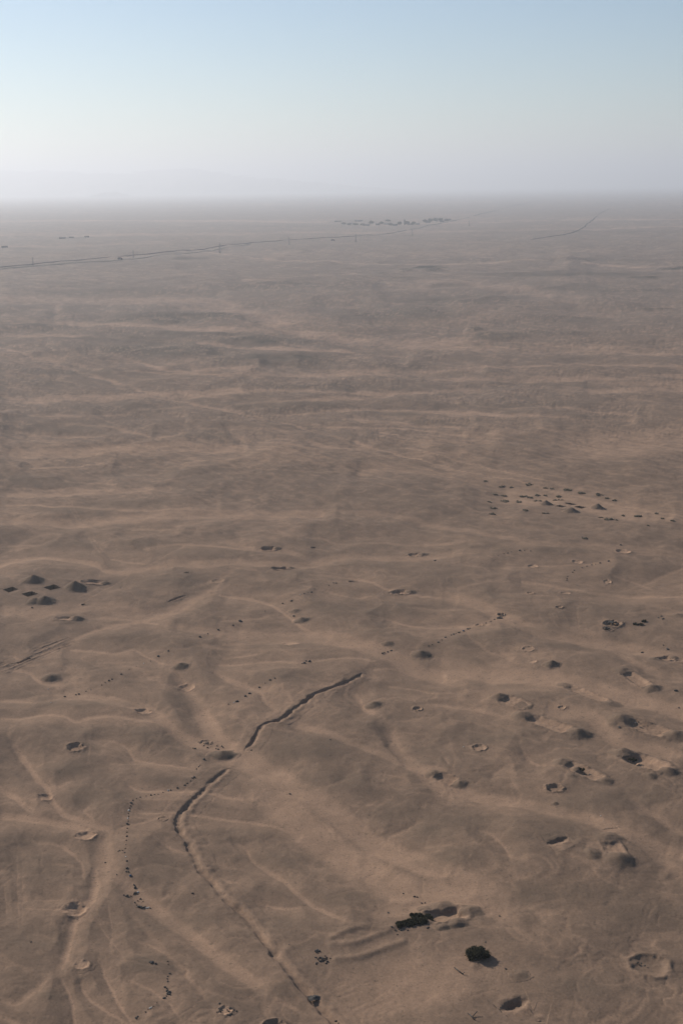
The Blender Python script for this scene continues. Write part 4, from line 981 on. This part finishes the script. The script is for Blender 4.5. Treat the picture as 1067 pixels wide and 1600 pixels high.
row(Hh, 'near the shrub-filled dune hollow', 'loose stones near the dune hollow', [(738,337,'dark',1.6),(845,270,'brown',1.8),(858,272,'brown',1.6),(876,297,'dark',1.5),(890,296,'dark',1.3),(752,396,'dark',1.6),(765,408,'brown',1.6),(775,428,'dark',1.3),(783,405,'dark',2),(900,401,'dark',1.8),(905,398,'brown',1.5),(818,410,'dark',1.3),(790,410,'dark',1.8),(325,470,'dark',1.4),(800,257,'dark',1.4)])
row((690,1360,.3533), 'inside the large hollow at the lower right', 'stones in the lower right hollow', [(865,410,'dark',1.8),(882,412,'dark',1.4),(898,420,'dark',1.4),(282,436,'dark',1.6),(255,203,'dark',1.5)])
row(Cc, 'in the dark rubble of the wide right hand pit', 'rubble of the right hand pit', [(762,408,'dark',3),(772,410,'dark',3),(783,408,'dark',2.6),(790,414,'dark',2.2),(755,410,'dark',1.8),(745,431,'dark',2.6),(755,433,'dark',2.2)])
row(Cc, 'alone near the right edge', 'single stones by the right edge', [(895,533,'dark',2.1),(1000,519,'dark',2.6),(983,502,'dark',1.3),(1035,692,'dark',2.6),(975,382,'dark',1.5),(982,393,'dark',2.2),(962,388,'dark',1.5),(805,85,'dark',1.6),(33,150,'dark',1.8)])
row(Fq, 'by the dugouts on the right', 'stones by the dugouts', [(870,135,'dark',2.4),(800,152,'dark',2.6),(750,675,'dark',1.5),(152,232,'pale',1.1),(880,130,'brown',1.6),(1048,70,'dark',1.5),(722,520,'pale',1)])
row((0,0,1), 'alone on the open slope at the left', 'lone stones at the left', [(51,950,'dark',1.6),(189,919,'dark',1),(76,1077,'pale',1),(80,1098,'pale',.9),(301,1396,'dark',2),(453,1241,'dark',1.8),(516,1156,'dark',1.2),(525,1596,'dark',2),(49,1472,'dark',1.4),(758,1472,'dark',1.2),(46,944,'dark',1.2)])

# debris: pole-like branches and a torn sheet
def branch(px, py, dpx, dpy, label, forks):
    x, y, z = at(px, py); x2, y2, z2 = at(px + dpx, py + dpy)
    V, Fc = [], []
    q = Vector((x2 - x, y2 - y, z2 - z + .1))
    bar(V, Fc, (0, 0, .12), tuple(q), .10)
    bar(V, Fc, tuple(q * .1 + Vector((0, 0, .1))), tuple(q * .15 + Vector((-.35, .3, .25))), .06)
    if forks: bar(V, Fc, tuple(q * .5), tuple(q * .5 + Vector((.8, .9, .3))), .07)
    bar(V, Fc, tuple(q * .95), tuple(q + Vector((.2, .05, .25))), .06)
    o = mesh_obj('dead_branch', V, Fc, MAT_STONE, None); o.location = (x, y, z)
    tag(o, label, 'branch')
branch(711, 1514, 12, 9, 'dark fallen branch on the pale sand below the big bush', False)
branch(733, 1586, 8, 8, 'forked dead branch near the bottom edge below the big bush', True)
x, y, z = at(492, 1560)
V = []; n = 12
for j in range(n):
    for i in range(n):
        V.append(((i / (n - 1) - .5) * 1.9, (j / (n - 1) - .5) * 1.2, .12 + .30 * math.exp(-((i - 6) ** 2 + (j - 5) ** 2) / 9) + .08 * math.sin(i * 2.1 + j * 1.3)))
sheet = mesh_obj('torn_sheet', V, grid_faces(n, n), MAT_STONE, None); sheet.location = (x, y, z); sheet.rotation_euler = (0, 0, .25)
tag(sheet, 'dark crumpled sheet lying across the lower trench bank', 'sheet')
for (dx_, dy_, s_) in ((7, 1, 1.5), (4, -2, 1.1), (8, 3, 1.0)):
    stone(492 + dx_, 1560 + dy_, s_, 'pale', 'pale scrap beside the crumpled dark sheet on the trench bank', 'pale scraps by the sheet')

# ------------------------------------------------------------------ shrubs: twigs and many small leaves
def make_shrub(name, px, py, rx, ry, h, n, label, cat='bush', leaf=.16, seed=1, ang=0, tw=26, group=None, hollow=.25, mat=MAT_LEAF, world=None):
    if world is None: x, y, z = at(px, py)
    else: x, y, z = world
    rs = np.random.RandomState(seed)
    own = empty(name, (x, y, z), label, cat, group)
    # clumps
    nc = max(8, n // 260)
    ca = rs.rand(nc) * 2 * np.pi; cr = np.sqrt(rs.rand(nc)) * .85
    cc = np.stack([cr * np.cos(ca) * rx, cr * np.sin(ca) * ry], 1)
    ch_ = h * np.sqrt(np.clip(1 - cr ** 2 * .9, .05, 1)) * (.55 + .5 * rs.rand(nc))
    which = rs.randint(0, nc, n)
    cs = min(rx, ry) * (.26 + .18 * rs.rand(nc))
    off = rs.randn(n, 3); off /= np.linalg.norm(off, axis=1)[:, None] + 1e-9
    off *= (.45 + .6 * rs.rand(n))[:, None]
    P = np.empty((n, 3))
    P[:, 0] = cc[which, 0] + off[:, 0] * cs[which]; P[:, 1] = cc[which, 1] + off[:, 1] * cs[which]
    P[:, 2] = np.abs(ch_[which] * .72 + off[:, 2] * cs[which] * .8) * (1) * (.25 + .75 * rs.rand(n) ** .5)
    c_, s_ = math.cos(ang), math.sin(ang)
    P[:, 0], P[:, 1] = P[:, 0] * c_ - P[:, 1] * s_, P[:, 0] * s_ + P[:, 1] * c_
    u = rs.randn(n, 3); u /= np.linalg.norm(u, axis=1)[:, None]
    v = rs.randn(n, 3); v -= (v * u).sum(1)[:, None] * u; v /= np.linalg.norm(v, axis=1)[:, None]
    L1 = leaf * (.6 + .9 * rs.rand(n))[:, None]; L2 = L1 * .42
    V = np.stack([P - u * L1, P + v * L2, P + u * L1, P - v * L2], 1).reshape(-1, 3)
    mesh_obj('foliage', V, np.arange(4 * n).reshape(-1, 4), mat, own, smooth=False)
    V2, F2 = [], []
    for k in range(tw):
        a = rs.rand() * 6.28; rr = .35 + .6 * rs.rand()
        ex_, ey_ = rr * rx * math.cos(a), rr * ry * math.sin(a)
        ex_, ey_ = ex_ * c_ - ey_ * s_, ex_ * s_ + ey_ * c_
        bar(V2, F2, (ex_ * .15, ey_ * .15, 0), (ex_ * .95, ey_ * .95, h * (1.05 - .6 * rr * rr) * (.8 + .3 * rs.rand())), leaf * .16, 4)
    mesh_obj('twigs', V2, F2, MAT_TWIG, own)
    return own
mp = mpp_at(746, 1490)
make_shrub('bush', 746, 1494, 16.5 * mp, 15 * mp, 15 * mp, 9000, 'large rounded dark green bush standing alone on pale sand, lower right', seed=5, leaf=.11, tw=40)
mp = mpp_at(650, 1440)
for k, (a_, b_, rx_, ry_) in enumerate([(628,1446,11,10),(641,1443,12,11),(655,1440,13,12),(667,1436,10,11),(650,1432,10,8)]):
    make_shrub('low_shrub', a_, b_, rx_ * mp, ry_ * mp, 4.5 * mp, 3000, ['leftmost low dark shrub in the dune hollow','second low shrub from the left in the dune hollow','middle and broadest low shrub in the dune hollow','rightmost low shrub in the dune hollow','low shrub at the back of the dune hollow'][k], 'shrub', seed=30 + k, leaf=.12, group='low shrubs in the dune hollow', tw=20)
for k, (a_, b_, rx_, ry_, h_, l_) in enumerate([(993,976,4.5,4,3,'left one of the dark shrubs beside the wide rubble pit'),(1001,976.5,4.5,4,3,'middle dark shrub beside the wide rubble pit'),(1004.5,971,4.5,4,3.5,'back one of the dark shrubs beside the wide rubble pit'),
      (982,1178,9,9,4,'dark shrub on the shoulder of the largest dugout mound'),(988,1188,6,6,3,'dark shrub in the pit of the largest dugout'),(905,1203,8,5,2.5,'low shrub on the crumbled side of the broken dugout')]):
    mq_ = mpp_at(a_, b_)
    make_shrub('low_shrub', a_, b_, rx_ * mq_, ry_ * mq_, h_ * mq_, 1200, l_, 'shrub', seed=50 + k, leaf=.11, tw=14)

SP = [(170,35,10,3),(245,60,28,4),(285,64,12,3),(365,50,20,7),(210,95,18,3),(250,102,20,3),(340,105,25,6),(410,100,22,6),(250,128,34,9),(320,130,18,8),(372,110,15,5),(200,158,30,4),(185,130,12,4),(350,168,18,5),(440,182,22,4),(200,185,18,6),
      (500,105,25,4),(505,121,45,2.5),(540,75,35,6),(600,90,30,5),(685,97,22,6),(720,112,12,3),(755,122,15,3),(850,193,40,5),(795,192,12,3),(740,210,40,6),(1020,215,12,3),(905,236,6,3),(620,295,14,5),(945,182,14,3),(970,205,10,4),(690,201,28,2),(440,66,16,2.5),(470,70,12,2.5),(400,125,40,3),(440,100,10,4)]
for k, (a_, b_, rx_, ry_) in enumerate(SP):
    px, py = 700 + .344 * a_, 740 + .344 * b_
    mq_ = mpp_at(px, py); sn = CAM_H / (mq_ * FPX)
    rs_ = random.Random(k)
    big = rx_ > 24
    lab = 'broad dark patch of low scrub on the pale flat round the far pits' if big else 'small dark patch of low scrub on the pale flat round the far pits'
    if k == 23: lab = 'darkest long scrub patch, on the right of the far cones'
    if k == 28: lab = 'lone scrub patch in front of the far cones'
    if k == 0: lab = 'lone scrub patch farthest left, behind the far cones'
    make_shrub('scrub_patch', px, py, rx_ * .344 * mq_ * .8, ry_ * .344 * mq_ / sn * .8, .14, int((140 + rx_ * 11) * rs_.uniform(.35, 1.0)), lab, 'scrub', leaf=.26, mat=MAT_SCRUB, seed=200 + k, tw=6, group='scrub patches round the far pits')

# ------------------------------------------------------------------ power poles, truck, far settlement
def make_pole(px, pyb, hpx, label, first=[None]):
    x, y = flat_at(px, pyb); z = hbase(x, y); h = hpx * mpp_at(px, pyb)
    if first[0] is None:
        own = empty('power_pole', (x, y, z), label, 'pole', 'power poles along the road')
        V, Fc = [], []
        bar(V, Fc, (-.9, 0, -1), (-.35, 0, 1), .22); bar(V, Fc, (.9, 0, -1), (.35, 0, 1), .22)
        V, Fc = [], []
        hh = 15.0
        for sx in (-1, 1):
            for sy in (-1, 1):
                bar(V, Fc, (sx * 1.1, sy * 1.1, -1), (sx * .25, sy * .25, hh), .16)
        for k in range(7):
            z0 = hh * k / 7; z1 = hh * (k + 1) / 7; w0 = 1.1 - .85 * z0 / hh; w1 = 1.1 - .85 * z1 / hh
            for sy in (-1, 1): bar(V, Fc, (-w0, sy * w0, z0), (w1, sy * w1, z1), .07); bar(V, Fc, (sy * w0, -w0, z0), (sy * w1, w1, z1), .07)
        mesh_obj('mast', V, Fc, MAT_METAL, own)
        for q_, zc in ((2.6, hh - .3), (2.0, hh - 2.4)):
            V, Fc = [], []; bar(V, Fc, (-q_, 0, zc), (q_, 0, zc), .16); mesh_obj('crossarm', V, Fc, MAT_METAL, own)
        for sx in (-2.4, 0.0, 2.4):
            V, Fc = [], []; bar(V, Fc, (sx, 0, hh - .3), (sx, 0, hh + .9), .16); mesh_obj('insulator', V, Fc, MAT_PALE, own)
        first[0] = own
    else:
        own = first[0].copy(); COL.objects.link(own); own['label'] = label
        for c in first[0].children:
            d = c.copy(); COL.objects.link(d); d.parent = own
    own.location = (x, y, z); s = h / 16.0
    own.scale = (s, s, s); own.rotation_euler = (0, 0, rad(30))
for k, (a_, b_, h_, l_) in enumerate([(52.5,416,13,'power pole nearest the left edge above the road'),(209,404,12,'second power pole from the left, beside the parked truck'),(344,393,15,'third power pole from the left, tallest in the row'),
      (452,383,12,'fourth power pole from the left in the row'),(556,378,13,'fifth power pole, just below the far settlement'),(644,368,10,'sixth power pole, under the right half of the settlement'),(733,352,9,'farthest power pole, right of the settlement')]):
    make_pole(a_, b_, h_, l_)

x, y = flat_at(188, 408.5); z = hbase(x, y) + 1.3
tr = empty('truck', (x, y, z), 'dark truck standing on the pale track beside the far road', 'truck')
V, Fc = [], []; box(V, Fc, (-.9, 0, 2.1), (5.4, 2.5, 2.6)); mesh_obj('cargo_body', V, Fc, MAT_PAINT, tr, smooth=False)
V, Fc = [], []; box(V, Fc, (2.9, 0, 1.7), (1.9, 2.3, 2.0)); mesh_obj('cab', V, Fc, MAT_PAINT, tr, smooth=False)
V, Fc = [], []; box(V, Fc, (3.87, 0, 2.1), (.06, 2.0, .8)); mesh_obj('windscreen', V, Fc, MAT_GLASS, tr, smooth=False)
for sx in (-2.4, 2.6):
    for sy in (-1.1, 1.1):
        V, Fc = [], []; bar(V, Fc, (sx, sy - .15, .5), (sx, sy + .15, .5), .5, 12); mesh_obj('wheel', V, Fc, MAT_RUBBER, tr)
tr.rotation_euler = (0, 0, rad(25))
x, y = flat_at(520, 377.5); z = hbase(x, y) + 1.2
def copy_tree(o):
    c = o.copy(); COL.objects.link(c)
    for ch_ in o.children:
        d = ch_.copy(); COL.objects.link(d); d.parent = c
    return c
t2 = copy_tree(tr); t2.location = (x, y, z); t2['label'] = 'small dark truck below the left end of the far settlement'

random.seed(5)
def far_house(px, py, lpx, hm, label, dark=False, tower=False):
    x, y = flat_at(px, py); z = hbase(x, y) - .2; mq_ = mpp_at(px, py); L_ = lpx * mq_
    own = empty('water_tower' if tower else 'flat_roofed_house', (x, y, z), label, 'tower' if tower else 'house', None if tower else 'houses of the far settlement')
    V, Fc = [], []; box(V, Fc, (0, 0, hm / 2), (L_, 8 if not tower else L_, hm)); mesh_obj('wall', V, Fc, MAT_ROOF if dark else MAT_PLASTER, own, smooth=False)
    V, Fc = [], []; box(V, Fc, (0, 0, hm + .2), (L_ + .8, 8.8 if not tower else L_ + 1.2, .4)); mesh_obj('roof', V, Fc, MAT_ROOF, own, smooth=False)
    for k in range(max(1, int(L_ / 6))):
        V, Fc = [], []; box(V, Fc, (-L_ / 2 + 3 + k * 6 if L_ > 6 else 0, -(4.03 if not tower else L_ / 2 + .03), hm * .55), (1.4, .08, 1.3)); mesh_obj('window', V, Fc, MAT_GLASS, own, smooth=False)
    own.rotation_euler = (0, 0, rad(random.uniform(-25, 25)))
for k, (a_, b_, l_, h_, d_) in enumerate([(548,349.5,7,4,0),(572,352,10,4,1),(590,351,6,5,1),(603,350,8,4,0),(617,352,7,5,1),(641,350,9,4.5,1),(652,351,6,4,0),(668,347,7,5,1),(690,346,6,5,1),(560,345.5,12,4,1),(528,346.5,10,3.5,1),(700,343.5,8,5,1),(98,373,9,3.5,1),(136,372,5,3.5,1),(8,388,8,3.5,1),(112,372,7,3,1)]):
    pos = 'the left outlying yard' if k >= 12 else 'the far settlement'
    far_house(a_, b_, l_, h_, '%s %s house in %s, %s' % ('dark' if d_ else 'pale', 'long' if l_ > 8 else 'small', pos,
      ['left of the first trees','in front of the left trees','between the left trees','under the tower on its left','just left of the tower foot','right of the tower','between tower and right trees','at the foot of the right trees','behind the right trees','along the back strip','at the left tip','at the far right tip','leftmost of its line','at the right end of its line','alone by the left edge of the frame','in the middle of its line'][k]), bool(d_))
far_house(632, 351.5, 1.8, 15, 'tall narrow tower rising over the far settlement', True, True)
def far_tree(px, py, wpx, hm, label, k):
    x, y = flat_at(px, py); z = hbase(x, y); r = wpx * mpp_at(px, py) / 2
    rs = np.random.RandomState(k); n = 500
    own = empty('broadleaf_tree', (x, y, z), label, 'tree', 'trees of the far settlement')
    d = rs.randn(n, 3); d /= np.linalg.norm(d, axis=1)[:, None]; d *= (rs.rand(n, 1) ** .4)
    P = d * np.array([r, r, hm * .38]) * (.8 + .4 * rs.rand(n, 1)) + np.array([0, 0, hm * .62])
    u = rs.randn(n, 3) * .7; v = rs.randn(n, 3) * .7
    V = np.stack([P - u, P + v, P + u, P - v], 1).reshape(-1, 3)
    mesh_obj('crown', V, np.arange(4 * n).reshape(-1, 4), MAT_LEAF, own, smooth=False)
    V, Fc = [], []; bar(V, Fc, (0, 0, -.5), (0, 0, hm * .6), .35, 6); mesh_obj('trunk', V, Fc, MAT_TWIG, own)
for k, (a_, b_, w_, h_) in enumerate([(537,351.5,7,6),(545,352,6,6),(556,352,8,6),(566,352,7,6),(580,350,8,11),(596,350.5,7,8),(610,352,8,8),(624,351,7,10),(636,351.5,8,10),(646,351.5,7,9),(664,347.5,7,11),(672,347,8,12),(680,346,9,14),(688,345.5,8,13),(697,345,7,9),(606,346.5,9,6)]):
    far_tree(a_, b_, w_, h_, 'dark tree in the far settlement, number %s from the left' % ['one','two','three','four','five','six','seven','eight','nine','ten','eleven','twelve','thirteen','fourteen','fifteen','sixteen'][k] if False else
       'dark tree in the far settlement, ' + ['at its left tip','next after the left tip','behind the pale first house','before the dark long house','tall one left of the middle','between two low houses','left of the tower','touching the tower on its left','touching the tower on its right','right of the tower by a long house','first of the tall right group','second of the tall right group','tallest of the right group','fourth of the tall right group','at its right end','alone on the back strip'][k], k)

# ------------------------------------------------------------------ mountains beyond the plain
def ridge(name, pts, dist, depth_m, seed, vs=1.0):
    P = smooth_line(pts, 10); n = len(P); V = []
    prof = [(0, 0), (.2, .35), (.38, .7), (.5, 1.0), (.65, .6), (.85, .25), (1, 0)]
    rs = np.random.RandomState(seed)
    for k, (px, py) in enumerate(P):
        d = ray(px, py); d = d / d[1]
        x = d[0] * dist; zt = max(CAM_H + d[2] * dist * vs, 5)
        zt *= 1 + .05 * rs.randn()
        for j, (a_, b_) in enumerate(prof):
            jit = 1 + (.12 * rs.randn() if 0 < j < 6 else 0)
            V.append((x + depth_m * .05 * rs.randn(), dist + (a_ - .5) * depth_m * (1 if j == 3 else jit), (zt * b_ * (jit if j != 3 else 1)) if b_ > 0 else -5))
    o = mesh_obj(name, V, grid_faces(n, len(prof)), MAT_HILL, None, smooth=True); o['kind'] = 'structure'
ridge('distant_mountains', [(-500,285),(-350,262),(-200,270),(-100,258),(0,262),(40,265),(80,261),(120,268),(160,266),(200,268),(240,262),(290,259),(330,266),(370,271),(420,276),(480,283),(560,292),(620,297)], 28000, 5000, 3, .82)
ridge('low_hill', [(148,305.5),(160,302),(175,300.5),(186,301.5),(198,305.5)], 20000, 900, 4)

# ------------------------------------------------------------------ haze
V, Fc = [], []
box(V, Fc, (0, 33000, (HAZE_TOP - 8) / 2), (90000, 78000, HAZE_TOP + 8))
hm_ = bpy.data.materials.new('haze_air'); hm_.use_nodes = True
n = hm_.node_tree; n.nodes.clear()
out = n.nodes.new('ShaderNodeOutputMaterial'); pv = n.nodes.new('ShaderNodeVolumePrincipled')
pv.inputs['Color'].default_value = HAZE_COL; pv.inputs['Density'].default_value = HAZE_SIGMA; pv.inputs['Anisotropy'].default_value = HAZE_ANISO
n.links.new(pv.outputs[0], out.inputs['Volume'])
hz = mesh_obj('haze', V, Fc, hm_, None, smooth=False); hz['kind'] = 'stuff'
hm_.cycles.volume_sampling = 'DISTANCE'
hm_.cycles.homogeneous_volume = True
sc.cycles.max_bounces = 4
sc.cycles.diffuse_bounces = 2
sc.cycles.volume_bounces = 0
sc.cycles.use_denoising = True
sc.cycles.denoising_prefilter = 'ACCURATE'
